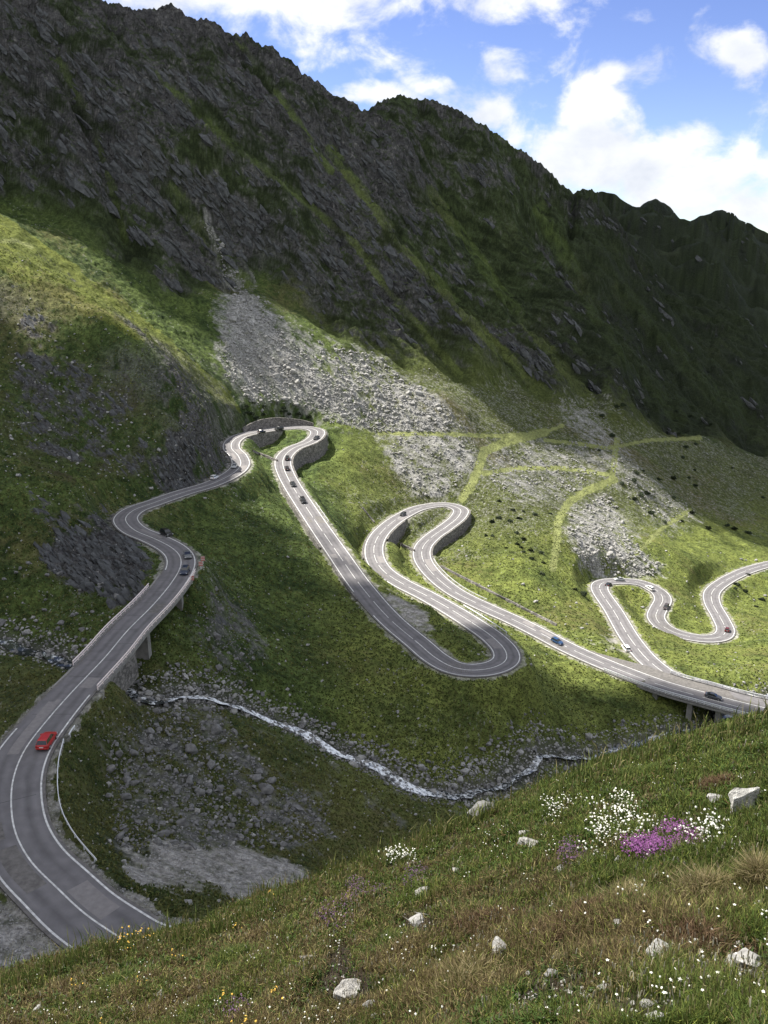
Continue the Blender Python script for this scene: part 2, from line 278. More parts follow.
def z_valley(x, y, detail=True):
    z = samp(GZ, x, y, GX[0], GY[0], 4.0); sl = samp(GS, x, y, GX[0], GY[0], 4.0)
    r = np.hypot(x, y); info = {}
    px, py, _ = proj(np.stack([x, y, z], -1)); yb = np.interp(px, [-100,0,40,105,160,215,240,262,345,395,470,560,640,768,900], [150,185,205,250,300,296,288,275,352,374,388,402,425,445,450])
    yb = yb+14*fbm(x*.03, y*.03, 3)
    mm = sstep(-6, 34, yb-py)*sstep(430, 480, y)     # cliffs of the big mountain side
    mm = np.where(px < -100, sstep(.6, 1, sl), mm); q = x/np.maximum(y, 1)
    cl = sstep(.62, 1.0, sl)*(1-sstep(380, 460, y))*np.maximum(1-sstep(-.27, -.235, q), (1-sstep(-.17, -.15, q))*sstep(290, 320, y))*(y > 190)  # the small cliffs by the road
    u = x*.77+y*.64; v = x*.64-y*.77; us = u-.74*v; va = v+.3*u
    wob = 20*fbm(x*.010, y*.010, 3)
    far = sstep(900, 1150, y)
    det = np.zeros(np.shape(x)); mi = mm > .001; rib = np.full(np.shape(x), .45); rib2 = rib.copy()
    if mi.any():
        xx, yy, zz, uu, vv = x[mi], y[mi], z[mi], u[mi], v[mi]; qx, qy = px[mi], py[mi]; wb = wob[mi]; ws = zz*1.25
        r1 = ridged((us[mi]+wb)/120, va[mi]/420, 4, .55); r2_ = ridged((us[mi]+1.2*wb)/36+9, va[mi]/130, 3)
        g = (r1-.45)*30+(r2_-.4)*15+(ridged((uu+ws+.7*wb)/17, (ws-uu)/46, 4, .6)-.4)*4.5+fbm(uu*.04, ws*.04, 5, .55)*12
        jx_ = qx+6*fbm(uu*.03, ws*.03, 3); jy_ = qy+6*fbm(uu*.03+9, ws*.03, 3)
        for L, dep, wd in FOLDS:
            dd = np.full(jx_.shape, 1e3)
            for (x0, y0), (x1, y1) in zip(L[:-1], L[1:]):
                t = np.clip(((jx_-x0)*(x1-x0)+(jy_-y0)*(y1-y0))/((x1-x0)**2+(y1-y0)**2), 0, 1); dd = np.minimum(dd, np.hypot(jx_-x0-t*(x1-x0), jy_-y0-t*(y1-y0)))
            g = g+dep*np.clip(1-dd/wd, 0, 1)**1.3
        det[mi] = g; rib[mi] = r1; rib2[mi] = r2_
    z2 = z+mm*det*(1+.35*far)
    z2 = z2+cl*(fbm(x*.10, y*.10, 4, .6)*3.6+ridged(us/14, v/40, 3)*2.6-1)
    flat = 1-np.maximum(mm, cl)
    z2 = z2+flat*(.45*fbm(x*.9, y*.9, 2)*(x < -.2*y)*(y > 190)+fbm(x*.035, y*.035, 3)*2.2*sstep(120, 240, r)+fbm(x*.16, y*.16, 3)*(.75+1.1*(x < -.2*y)*(y > 190))+fbm(x*.55, y*.55, 2)*.22)
    info.update(uu=u, mm=mm, cl=cl, rib=.6*rib+.4*rib2, base=z, slope=sl, us=us, v=v)
    rd = samp(Dm, x, y, DX0, DY0, DST); off = samp(Doff, x, y, DX0, DY0, DST); rz = samp(Dz, x, y, DX0, DY0, DST); hw = samp(Dhw, x, y, DX0, DY0, DST); wl = samp(Dwl, x, y, DX0, DY0, DST)
    inb = (x > DX0+1) & (x < 338) & (y > DY0+1) & (y < 538); rd = np.where(inb, rd, 99.)
    sd = np.where(inb, samp(Ds, x, y, DX0, DY0, DST), 99.)
    z2 = z2-1.3*(1-sstep(.8, 4.5, sd))-1.5*(1-sstep(3, 11, sd))
    e = rd-hw
    wide = 1.2+ (wl < .3)*6.5
    wgt = 1-sstep(.9, wide+.9, e)
    low = z2-wl*np.exp(-np.maximum(e, 0)/9.0)*(1-sstep(6, 13, e))
    capz = rz-wl*np.exp(-np.maximum(e, 0)/9)+12*sstep(2, 12, e); tgt = np.where(wl > .3, np.minimum(low, capz), z2)
    z3 = np.where(rd < 21, np.where(wl > .3, np.where(e < .35, rz-.28, tgt), tgt*(1-wgt)+(rz-.28)*wgt), z2)
    near = np.where(rd < 90, sstep(14, 21, rd), 1); z3 = z3*(1-near)+z2*near
    info.update(rd=rd, e=e, sd=sd)
    return z3, info
# polar grid round the viewpoint, finest inside the view
def geo(a, b, n): return np.geomspace(a, b, int(n*Q), endpoint=False)
RR = np.r_[geo(.7, 6, 40), geo(6, 48, 190), np.linspace(48, 130, int(240*Q), endpoint=False), np.linspace(130, 460, int(540*Q), endpoint=False), np.linspace(460, 760, int(560*Q), endpoint=False), np.linspace(760, 1000, int(190*Q), endpoint=False), geo(1000, 2600, 110)]
azf = np.radians(29.5); AZ = np.r_[np.linspace(-np.radians(72), -azf, int(60*Q), endpoint=False), np.linspace(-azf, azf, int(1000*Q)), np.linspace(azf, np.radians(72), int(60*Q)+1)[1:]]
r2, a2 = np.meshgrid(RR, AZ, indexing='ij'); TX = r2*np.sin(a2); TY = r2*np.cos(a2)
zv, info = z_valley(TX, TY)
# the skyline as seen in the photograph: the crest is raised or lowered, fading to nothing at the foot of the slope
SKY = [(-200,-95),(-60,-42),(0,-22),(100,-2),(112,4),(135,9),(148,11),(160,6),(170,4),(180,10),(190,20),(205,19),(215,24),(226,32),(240,35),(247,33),(262,48),(272,46),(280,55),(295,63),(305,74),(320,83),(332,94),(345,97),(355,105),(363,112),(372,106),(385,99),(398,96),(410,97),(425,100),(440,103),(455,109),(470,118),(485,126),(500,137),(515,148),(522,151),(535,160),(548,171),(560,183),(570,189),(575,191),(590,190),(605,191),(615,194),(628,203),(640,207),(648,201),(655,199),(665,203),(672,209),(680,218),(690,221),(700,217),(712,212),(722,210),(735,215),(745,222),(760,229),(768,233),(860,262),(1000,300)]
_r = ray([p[0] for p in SKY], [p[1] for p in SKY]); s_az = np.arctan2(_r[:, 0], _r[:, 1]); s_t = _r[:, 2]/np.hypot(_r[:, 0], _r[:, 1])
want = np.interp(AZ, s_az, s_t)+.0030*fbm(AZ*80, AZ*0+2.2, 2)+.0035*(ridged(AZ*150, AZ*0+6.2, 2)-.4)*(AZ < .22)
big = np.where(r2 > 480, zv/r2, -9); jm = big.argmax(0); cols = np.arange(len(AZ)); rm = RR[jm]
def blur(a, sg):
    k = np.arange(-int(3*sg), int(3*sg)+1); g = np.exp(-k*k/(2*sg*sg)); g /= g.sum(); return np.convolve(np.pad(a, len(k)//2, mode='edge'), g, mode='valid')
lift = blur(np.clip((want-big[jm, cols])*rm, -160, 160), 40); rms = blur(rm, 25)
zv = zv+lift[None]*sstep(0, 1, (r2-470)/np.maximum(rms-470, 60)[None])
for _ in range(4):                        # then only the crest itself follows the jagged outline
    big = np.where(r2 > 520, zv/r2, -9); jm = big.argmax(0); rm = RR[jm]; d = np.clip((want-big[jm, cols])*rm, -40, 40)
    zv = zv+d[None]*sstep(-(50+2.0*np.abs(d)), 0, r2-rm[None])
zf = z_fore(TX, TY)
isf = zf > zv; TZ = np.maximum(zv, zf)
# ------------------------------------------------------------------ what grows or lies where
PX, PY, PD = proj(np.stack([TX, TY, TZ], -1))
el = TZ/r2; cm = np.maximum.accumulate(el, axis=0); VIS = el >= cm-1e-4
dr = np.gradient(el, axis=0); VW = np.where(VIS & (dr > 0) & (np.abs(a2) < azf) & (PX > -25) & (PX < 790) & (PY < 1040) & (PY > -20), dr*np.gradient(AZ)[None], 0)
def inside(poly, x, y):
    c = np.zeros(x.shape, bool); n = len(poly)
    for i in range(n):
        x0, y0 = poly[i]; x1, y1 = poly[i-1]
        if y0 == y1: continue
        c ^= ((y0 > y) != (y1 > y)) & (x < (x1-x0)*(y-y0)/(y1-y0)+x0)
    return c
jx = PX+7*fbm(TX*.06, TY*.06, 3)+3*fbm(TX*.3, TY*.3, 2); jy = PY+7*fbm(TX*.06+40, TY*.06, 3)+3*fbm(TX*.3+9, TY*.3, 2)
jxy_ok = ~isf & (PD > 0)
def region(poly, d0=0, d1=9999, soft=True):
    q = np.array(poly); X_, Y_ = (jx, jy) if soft else (PX, PY); out = np.zeros(PX.shape, bool)
    m_ = (X_ > q[:, 0].min()) & (X_ < q[:, 0].max()) & (Y_ > q[:, 1].min()) & (Y_ < q[:, 1].max()) & (TY > d0) & (TY < d1) & jxy_ok
    if m_.any(): out[m_] = inside(poly, X_[m_], Y_[m_])
    return out
track_wob = 1.2*perlin(TX*.2, TY*.2)
def line_px(L, wd):
    """distance in pixels to a traced line"""
    q = np.array(L); out = np.zeros(PX.shape); m_ = (PX > q[:, 0].min()-wd*2) & (PX < q[:, 0].max()+wd*2) & (PY > q[:, 1].min()-wd*2) & (PY < q[:, 1].max()+wd*2) & jxy_ok
    px_, py_ = PX[m_], PY[m_]; d = np.full(px_.shape, 1e3)
    for (x0, y0), (x1, y1) in zip(L[:-1], L[1:]):
        t = np.clip(((px_-x0)*(x1-x0)+(py_-y0)*(y1-y0))/((x1-x0)**2+(y1-y0)**2+1e-9), 0, 1); d = np.minimum(d, np.hypot(px_-x0-t*(x1-x0), py_-y0-t*(y1-y0)))
    out[m_] = 1-sstep(wd*.75, wd*1.15, d+track_wob[m_]); return out
SCREE = {'main': [(216,335),(224,310),(236,282),(262,300),(300,330),(345,348),(395,372),(445,402),(470,428),(430,433),(380,431),(330,424),(290,415),(250,408),(232,390),(220,362)],
 'dense': [(221,318),(238,284),(258,300),(274,326),(300,352),(335,385),(340,410),(310,412),(270,400),(240,395),(226,366)], 'lower': [(335,352),(366,350),(398,374),(446,404),(468,428),(430,432),(350,428),(318,415),(330,385)], 'gully': [(196,222),(206,222),(230,262),(246,284),(236,290),(222,268)],
 'mid': [(392,436),(440,434),(475,440),(478,462),(462,480),(440,498),(418,500),(400,475),(388,455)],
 'east': [(568,516),(588,500),(606,492),(620,520),(640,548),(662,566),(655,576),(610,576),(585,570),(572,545)],
 'thin': [(490,458),(520,446),(600,440),(606,470),(560,500),(520,500),(492,486)],
 'upper': [(560,395),(600,410),(640,470),(700,520),(650,520),(610,470),(575,430)],
 'near': [(100,740),(150,715),(215,700),(250,740),(270,780),(330,800),(330,840),(240,850),(120,850),(108,800)],
 'bridge': [(205,585),(250,600),(262,650),(240,690),(200,675),(196,620)],
 'bank': [(250,700),(330,730),(420,790),(540,760),(620,735),(700,712),(700,745),(560,785),(450,830),(380,830),(340,780),(260,740)]}
scr = np.zeros(PX.shape); 
for k, wt, d0, d1 in (('main', .42, 400, 700), ('dense', .95, 400, 600), ('lower', .68, 400, 600), ('gully', .22, 440, 640), ('mid', .62, 380, 520), ('east', .75, 340, 520), ('thin', .36, 380, 600), ('upper', .35, 380, 800), ('near', .42, 95, 190), ('bridge', .55, 180, 260), ('bank', .06, 150, 300)):
    scr = np.maximum(scr, wt*region(SCREE[k], d0, d1))
cs = fbm(TX*.22+3, TY*.22, 4, .65)
def soften(msk, rad, n=2):
    for _ in range(n):
        for ax_ in (0, 1):
            cu = np.cumsum(np.pad(msk, [(rad+1, rad) if ax_ == 0 else (0, 0), (rad+1, rad) if ax_ == 1 else (0, 0)], mode='edge'), axis=ax_)
            msk = (cu[2*rad+1:]-cu[:-2*rad-1])/(2*rad+1) if ax_ == 0 else (cu[:, 2*rad+1:]-cu[:, :-2*rad-1])/(2*rad+1)
    return msk
fall = fbm((TX*.77+TY*.64)*.11, (TX*.64-TY*.77)*.022, 4, .6)
scr = soften(scr, 9)                      # the edges of the stone fields thin out into the turf
scr = np.clip((scr-.5)*1.3+.46+.85*fall*(scr < .97)+cs*(.55+.9*(scr < .8))+.25*perlin(TX*1.1, TY*1.1), 0, 1)*(scr > .03)*~isf
TRACKS = [[(380,433),(440,434),(500,436),(545,432),(562,426)],[(545,432),(505,442),(484,452),(478,470),(470,488),(462,498)],[(545,440),(580,444),(610,448),(650,440),(700,438)],[(484,473),(520,468),(560,468),(606,474)],[(614,480),(588,490),(568,503),(558,522),(556,550),(553,568)],[(617,440),(612,480)],[(690,510),(660,530),(630,560),(618,575)],[(0,241),(18,241),(32,247)]]
trk = np.zeros(PX.shape)
for L, wd in zip(TRACKS, (2.0, 4.6, 1.9, 2.2, 4.0, 3, 2.2, 2)): trk = np.maximum(trk, line_px(L, wd)*(TY > 330)*~isf)
pale = np.zeros(PX.shape)
for poly, wt, d0, d1 in (([(118,850),(170,838),(240,842),(310,868),(318,893),(262,905),(200,890),(130,880)], .9, 80, 150), ([(-40,900),(20,908),(70,950),(85,985),(-40,990)], .9, 50, 110), ([(128,900),(190,915),(250,905),(230,940),(180,945)], .35, 60, 120),
        ([(378,590),(392,588),(425,612),(436,632),(430,645),(410,634),(392,612)], .95, 200, 300), ([(596,632),(622,640),(640,655),(618,655),(598,645)], .6, 240, 330), ([(700,600),(715,595),(735,620),(732,640),(722,622)], .45, 300, 380), ([(170,552),(196,560),(228,545),(235,560),(205,575)], .35, 200, 260)):
    pale = np.maximum(pale, wt*region(poly, d0, d1))
pale = soften(pale, 8); pale = sstep(.35, .85, pale+.55*fbm(TX*.14+2, TY*.14, 3)+.30*fbm(TX*.4, TY*.4, 3)+.22*fbm(TX*.8+4, TY*.8, 3))*(pale > .03)*.9
mm, cl, e_rd, sd = info['mm'], info['cl'], info['e'], info['sd']
pale = np.maximum(pale, .55*((e_rd > -1) & (e_rd < 1.5+1.3*fbm(TX*.3, TY*.3, 2)) & ~isf))
# slopes of the finished surface
ax = np.gradient(TZ, axis=0)/np.gradient(RR)[:, None]; ay = np.gradient(TZ, axis=1)/(np.gradient(AZ)[None]*r2); slope = np.hypot(ax, ay)
nA = fbm(TX*.018, TY*.018, 4); nB = fbm(TX*.07+11, TY*.07, 4, .6); nC = fbm(TX*.35+5, TY*.35, 4, .65); nD = fbm(TX*1.3, TY*1.3, 3, .7)
def mix(a, b, t): return a+(b-a)*t[..., None]
def c3(*c): return np.array(c, float)
_u, _w = info['uu'], TZ*1.25; nM1 = fbm((_u+_w)*.034, (_u-_w)*.014, 5, .65); nM2 = fbm((_u+.8*_w)*.12, (_u-_w)*.055+7, 4, .7); nM3 = fbm(_u*.4, _w*.4, 3, .7)
nB = nB*(1-mm)+nM1*mm; nC = nC*(1-mm)+nM2*mm; nD = nD*(1-mm)+nM3*mm
grass = mix(np.broadcast_to(c3(.034, .056, .016), TX.shape+(3,)), c3(.100, .136, .036), np.clip(.5+1.1*nB+.7*nC, 0, 1))
sunny = sstep(300, 370, PX+.55*(480-PY)*0+60*nA)*(TY < 620)        # brighter, yellower turf colour stands for sunlight on the open valley side
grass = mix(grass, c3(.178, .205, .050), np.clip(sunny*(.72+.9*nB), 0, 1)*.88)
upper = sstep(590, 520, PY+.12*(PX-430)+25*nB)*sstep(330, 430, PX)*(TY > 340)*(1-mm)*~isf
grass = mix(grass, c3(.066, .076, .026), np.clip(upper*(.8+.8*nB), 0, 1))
grass = grass*(1+.55*np.clip(nC+.8*nD, -1, 1))[..., None]
tuss = (sstep(.12, .35, fbm(TX*.6+31, TY*.6, 3, .6)))*(TY > 90)*~isf; grass = grass*(1-.42*tuss)[..., None]
mead = region([(-20,205),(40,240),(110,290),(230,390),(240,415),(215,400),(160,350),(90,315),(50,294),(-20,262)], 340, 520)
grass = mix(grass, c3(.150, .170, .034), np.clip(mead*(.7+.6*nB), 0, 1))
dry = np.clip(sstep(.1, .5, nA+.6*nC-.05), 0, 1); grass = mix(grass, c3(.120, .098, .044), dry*.55)
near_t = sstep(190, 150, TY)*~isf; grass = mix(grass, c3(.098, .092, .040), np.clip(near_t*(.45+.8*nC+.4*nB), 0, .8))
brown = region([(-20,300),(60,330),(180,410),(215,440),(150,480),(60,480),(-20,440)], 250, 420)
grass = mix(grass, c3(.060, .050, .030), np.clip(brown*(.25+1.2*nB), 0, .8))
rock_c = mix(np.broadcast_to(c3(.048, .047, .048), TX.shape+(3,)), c3(.148, .145, .142), np.clip(.45+.9*nC+.9*nD+.4*nB, 0, 1))
rock_c = mix(rock_c, c3(.30, .285, .265), sstep(.3, .65, nD+.5*nC)*.7)
rr_ = info['rib']
raw = .40*np.clip(slope-1.05, -.6, .9)+.75*nB+.55*nC+.25*nD+.7*(rr_-.42)+.45*fbm(_u*.012+3, _w*.012, 3)-.24*sstep(400, 560, PX+.25*PY-60)
thr = np.quantile(raw[(mm > .8) & VIS & (np.abs(a2) < azf)], .64); rockm = mm*sstep(thr-.16, thr+.20, raw)
gul = np.zeros(PX.shape)
for L, wd in zip(GULLY, (8, 4, 4, 6, 6, 8, 9, 4)): gul = np.maximum(gul, line_px([(a+0, b) for a, b in L], wd)*(TY > 430)*~isf)
gul *= np.clip(.55+1.8*nB+1.2*nC, 0, 1)
rockm = rockm*(1-.9*gul); rockm = np.maximum(rockm, (1-mm)*sstep(.85, 1.2, slope)*np.clip(.3+nB+nC, 0, .8)*(cl > .05))
rockm = np.maximum(rockm, cl*sstep(-.15, .2, nB+.5*nC+.25))
colr = mix(grass, mix(np.broadcast_to(c3(.018, .024, .011), TX.shape+(3,)), c3(.060, .080, .034), np.clip(.40+1.3*nC+.8*nD+.5*nB, 0, 1)), mm*.9*(1-gul))
colr = mix(colr, c3(.078, .102, .032), gul*(.75-.4*sstep(430, 560, PX)))
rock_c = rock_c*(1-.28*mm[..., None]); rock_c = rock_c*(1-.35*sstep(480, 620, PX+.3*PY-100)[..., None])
colr = mix(colr, rock_c, np.clip(rockm, 0, 1))
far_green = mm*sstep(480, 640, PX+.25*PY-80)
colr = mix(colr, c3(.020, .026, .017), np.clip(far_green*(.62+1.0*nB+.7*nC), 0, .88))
scree_c = mix(np.broadcast_to(c3(.155, .153, .145), TX.shape+(3,)), c3(.38, .372, .355), np.clip(.5+1.2*nD+.5*nC, 0, 1))
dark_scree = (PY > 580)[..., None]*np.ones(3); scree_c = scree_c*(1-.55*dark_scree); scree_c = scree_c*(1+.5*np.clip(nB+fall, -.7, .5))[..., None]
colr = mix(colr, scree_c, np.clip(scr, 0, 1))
colr = mix(colr, c3(.215, .235, .090), np.clip(trk*(.95+.5*nB+.5*nC), 0, 1))
colr = mix(colr, mix(np.broadcast_to(c3(.22, .205, .19), TX.shape+(3,)), c3(.48, .46, .43), np.clip(.5+1.3*nD+.8*nC, 0, 1)), np.clip(pale*(1.0+.9*nC), 0, 1))
wet = (1-sstep(1.2, 4.5+3*nC, sd))*~isf; colr = mix(colr, c3(.085, .082, .078), wet*.8)
ston = np.clip(.15+.75*upper+.5*sstep(-.05, .35, fbm(TX*.03+50, TY*.03, 3)), 0, 1)
spk = sstep(.78-.75*ston, .95-.55*ston, nD+.6*nC+.25*perlin(TX*2.3, TY*2.3))*~isf*(TY < 700)*(mm < .5)*(1-np.clip(trk*1.5+mead*.5, 0, 1)); colr = mix(colr, c3(.25, .245, .235), spk*.8)
CRAG = [[(60,520),(110,505),(150,555),(160,590),(120,600),(70,590),(40,560)],[(120,498),(150,470),(165,440),(205,432),(222,440),(222,462),(205,482),(160,498)],[(0,300),(60,330),(120,400),(150,430),(120,470),(60,470),(0,430)],[(30,505),(60,512),(60,545),(30,545)],[(195,582),(250,600),(262,650),(240,690),(200,660)]]
crag = np.zeros(PX.shape)
for poly, wt in zip(CRAG, (1.0, 1.5, .62, .8, .4)): crag = np.maximum(crag, wt*region(poly, 180, 420))
crag = soften(crag, 14); crag = sstep(.42, .8, crag+.75*nB+.55*nC)*(crag > .04); colr = mix(colr, rock_c*.7, crag)
fgc = mix(np.broadcast_to(c3(.048, .062, .018), TX.shape+(3,)), c3(.090, .070, .035), np.clip(.45+1.5*fbm(TX*.5, TY*.5, 3)+.9*fbm(TX*3, TY*3, 2), 0, 1)); fgc = mix(fgc, c3(.030, .024, .016), sstep(.28, .5, fbm(TX*1.7+8, TY*1.7, 3, .6))*.85)
for bx, by, ba, bc in [(348,985,40,26),(340,965,16,30),(420,925,26,14),(560,985,50,24),(640,1010,60,20),(745,965,30,25),(525,1000,20,14)]: fgc = mix(fgc, c3(.034, .026, .018), 1-sstep(.5, 1.2, np.hypot((PX-bx)/ba, (PY-by)/bc)))
colr = np.where(isf[..., None], fgc, colr)
colr = np.clip(colr, .008, .6)
nr, na = TX.shape; idx = np.arange(nr*na).reshape(nr, na)
quads = np.stack([idx[:-1, :-1], idx[:-1, 1:], idx[1:, 1:], idx[1:, :-1]], -1).reshape(-1, 4)
m, nt, p = mat_new('mountain_ground'); p.inputs['Roughness'].default_value = .95; p.inputs['Specular IOR Level'].default_value = .15
N, Lk = nt.nodes.new, nt.links.new
atr = N('ShaderNodeAttribute'); atr.attribute_name = 'ground_colour'
tc = N('ShaderNodeTexCoord')
n1 = N('ShaderNodeTexNoise'); n1.inputs['Scale'].default_value = .9; n1.inputs['Detail'].default_value = 8; n1.inputs['Roughness'].default_value = .72
n2 = N('ShaderNodeTexNoise'); n2.inputs['Scale'].default_value = .11; n2.inputs['Detail'].default_value = 9; n2.inputs['Roughness'].default_value = .7
for nn in (n1, n2): Lk(tc.outputs['Object'], nn.inputs['Vector'])
mr = N('ShaderNodeMapRange'); mr.inputs['From Min'].default_value = .3; mr.inputs['From Max'].default_value = .7; mr.inputs['To Min'].default_value = .5; mr.inputs['To Max'].default_value = 1.5
Lk(n1.outputs['Fac'], mr.inputs['Value'])
mx = N('ShaderNodeVectorMath'); mx.operation = 'SCALE'; Lk(atr.outputs['Color'], mx.inputs[0]); Lk(mr.outputs['Result'], mx.inputs['Scale'])
Lk(mx.outputs['Vector'], p.inputs['Base Color'])
b1 = N('ShaderNodeBump'); b1.inputs['Strength'].default_value = .85; b1.inputs['Distance'].default_value = .9; Lk(n1.outputs['Fac'], b1.inputs['Height'])
b2 = N('ShaderNodeBump'); b2.inputs['Strength'].default_value = .55; b2.inputs['Distance'].default_value = 4.0; Lk(n2.outputs['Fac'], b2.inputs['Height']); Lk(b1.outputs['Normal'], b2.inputs['Normal'])
sp = N('ShaderNodeSeparateXYZ'); Lk(tc.outputs['Object'], sp.inputs[0])
Lk(b2.outputs['Normal'], p.inputs['Normal'])
ra = N('ShaderNodeAttribute'); ra.attribute_name = 'rock_amount'
mpv = N('ShaderNodeMapping'); mpv.inputs['Rotation'].default_value = (0, math.radians(45), math.radians(40)); mpv.inputs['Scale'].default_value = (1, .7, 1); Lk(tc.outputs['Object'], mpv.inputs['Vector'])
nw = N('ShaderNodeTexNoise'); nw.inputs['Scale'].default_value = .12; nw.inputs['Detail'].default_value = 4; Lk(tc.outputs['Object'], nw.inputs['Vector'])
wp = N('ShaderNodeVectorMath'); wp.operation = 'MULTIPLY_ADD'; Lk(nw.outputs['Color'], wp.inputs[0]); wp.inputs[1].default_value = (9, 9, 9); Lk(mpv.outputs[0], wp.inputs[2])
prev = b2.outputs['Normal']
for sc_, ds in ((.055, 6.0), (.17, 2.0), (.5, .8)):
    vo = N('ShaderNodeTexVoronoi'); vo.inputs['Scale'].default_value = sc_; Lk(wp.outputs[0], vo.inputs['Vector']); bb = N('ShaderNodeBump'); bb.inputs['Distance'].default_value = ds; Lk(vo.outputs['Distance'], bb.inputs['Height']); Lk(ra.outputs['Fac'], bb.inputs['Strength']); bb.invert = True; Lk(prev, bb.inputs['Normal']); prev = bb.outputs['Normal']
Lk(prev, p.inputs['Normal'])
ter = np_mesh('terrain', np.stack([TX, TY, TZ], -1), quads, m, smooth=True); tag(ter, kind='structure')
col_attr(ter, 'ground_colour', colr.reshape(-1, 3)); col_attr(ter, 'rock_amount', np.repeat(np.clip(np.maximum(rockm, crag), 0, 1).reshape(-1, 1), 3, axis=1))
def ground(x, y):
    x = np.asarray(x, float); y = np.asarray(y, float); r = np.hypot(x, y); a = np.arctan2(x, y)
    fi = np.interp(r, RR, np.arange(nr)); fj = np.interp(a, AZ, np.arange(na))
    i = np.clip(fi.astype(int), 0, nr-2); j = np.clip(fj.astype(int), 0, na-2); u = fi-i; v = fj-j
    return (TZ[i, j]*(1-v)+TZ[i, j+1]*v)*(1-u)+(TZ[i+1, j]*(1-v)+TZ[i+1, j+1]*v)*u
def hit(px, py):                         # ground point seen at a pixel
    r = ray(px, py); h = math.hypot(r[0], r[1]); t = RR/h
    z = ground(r[0]*t, r[1]*t); b = np.where(z >= r[2]*t)[0]
    k = b[0] if len(b) else nr-1
    if k == 0: k = 1
    f0 = r[2]*t[k-1]-z[k-1]; f1 = r[2]*t[k]-z[k]; q = f0/(f0-f1+1e-9); tt = t[k-1]+(t[k]-t[k-1])*min(max(q, 0), 1)
    return r*tt
def scatter(mask, n, extra=None, base=None):
    wv = (VW if base is None else base)*mask
    if extra is not None: wv = wv*extra
    wv = wv.ravel(); sm = wv.sum()
    if sm <= 0: return np.zeros((0, 3))
    k = rng.choice(len(wv), n, p=wv/sm)
    i, j = np.unravel_index(k, TX.shape)
    i = np.clip(i, 0, nr-2); j = np.clip(j, 0, na-2); u = rng.random(n); v = rng.random(n)
    r = RR[i]+(RR[i+1]-RR[i])*u; a = AZ[j]+(AZ[j+1]-AZ[j])*v
    x, y = r*np.sin(a), r*np.cos(a); return np.stack([x, y, ground(x, y)], 1)
# ------------------------------------------------------------------ road surfaces
def ribbon(name, R, s0, s1, o0, o1, dz, mat, thick=0.0, parent=None, kind='structure', ends=None):
    i = np.where((R.s >= s0) & (R.s <= s1))[0]
    a = o0(R, i) if callable(o0) else np.full(len(i), o0); b = o1(R, i) if callable(o1) else np.full(len(i), o1)
    Lp = R.P[i]+R.n[i]*a[:, None]+[0, 0, dz]; Rp = R.P[i]+R.n[i]*b[:, None]+[0, 0, dz]; nn = len(i)
    if thick:
        V = np.concatenate([Lp, Rp, Rp-[0, 0, thick], Lp-[0, 0, thick]]); rows = [0, 1, 2, 3, 0]
        f = [[rows[q]*nn+np.arange(nn-1), rows[q+1]*nn+np.arange(nn-1), rows[q+1]*nn+np.arange(1, nn), rows[q]*nn+np.arange(1, nn)] for q in range(4)]
        f = np.concatenate([np.stack(k, 1) for k in f]); f = np.vstack([f, [[0, 3*nn, 2*nn, nn], [nn-1, 2*nn-1, 3*nn-1, 4*nn-1]]])
    else:
        V = np.concatenate([Lp, Rp]); k = np.arange(nn-1); f = np.stack([k+nn, k+nn+1, k+1, k], 1)
    o = np_mesh(name, V, f, mat, parent)
    if kind and parent is None: tag(o, kind=kind)
    return o
hwL = lambda d: (lambda R, i: R.hw[i]+d); hwR = lambda d: (lambda R, i: -R.hw[i]-d)
def carriageway(R, thick):
    o = ribbon('road', R, 0, 9999, hwL(.45), hwR(.45), -.006, M['verge_edge'], thick=thick)
    k = len(R.s); cols_ = np.linspace(-1, 1, 25); rag = .25*perlin(R.s*.5, R.s*0+1.7), .25*perlin(R.s*.5, R.s*0+8.1); V, W = [], []
    for c in cols_:
        hw = R.hw+.12+np.where(c > 0, rag[0], rag[1])*(abs(c) == 1); V.append(R.P+R.n*(hw*c)[:, None]); q = abs(abs(c)-.5)
        W.append(1+.10*np.exp(-((q-.22)/.09)**2)-.17*np.exp(-((q)/.10)**2)+.16*fbm(R.s*.05+c*3, c*2+R.s*0, 3)+.10*perlin(R.s*.6, c*6+R.s*0)-.10*(abs(c) > .93))
    ix = np.arange(k*25).reshape(25, k); q = np.stack([ix[:-1, :-1], ix[:-1, 1:], ix[1:, 1:], ix[1:, :-1]], -1).reshape(-1, 4)
    t = np_mesh('road', np.concatenate(V), q, M['asphalt']); tag(t, kind='structure'); col_attr(t, 'wear', np.repeat(np.concatenate(W)[:, None], 3, axis=1))
M['verge_edge'] = simple('verge_edge', (.13, .122, .115), .95, var=.35, scale=1.2)
nt = M['asphalt'].node_tree; pb = nt.nodes['Principled BSDF']; rmp = [n for n in nt.nodes if n.type == 'VALTORGB'][0]; at_ = nt.nodes.new('ShaderNodeAttribute'); at_.attribute_name = 'wear'; vm = nt.nodes.new('ShaderNodeVectorMath'); vm.operation = 'MULTIPLY'
nt.links.new(rmp.outputs['Color'], vm.inputs[0]); nt.links.new(at_.outputs['Color'], vm.inputs[1]); nt.links.new(vm.outputs[0], pb.inputs['Base Color'])
carriageway(RA, .4); carriageway(RB, .35)
ribbon('road', RA, 1056, 9999, lambda R, i: np.interp(R.s[i], [1056, 1075], [4.1, 9.1]), hwL(.2), -.075, M['verge_edge'])
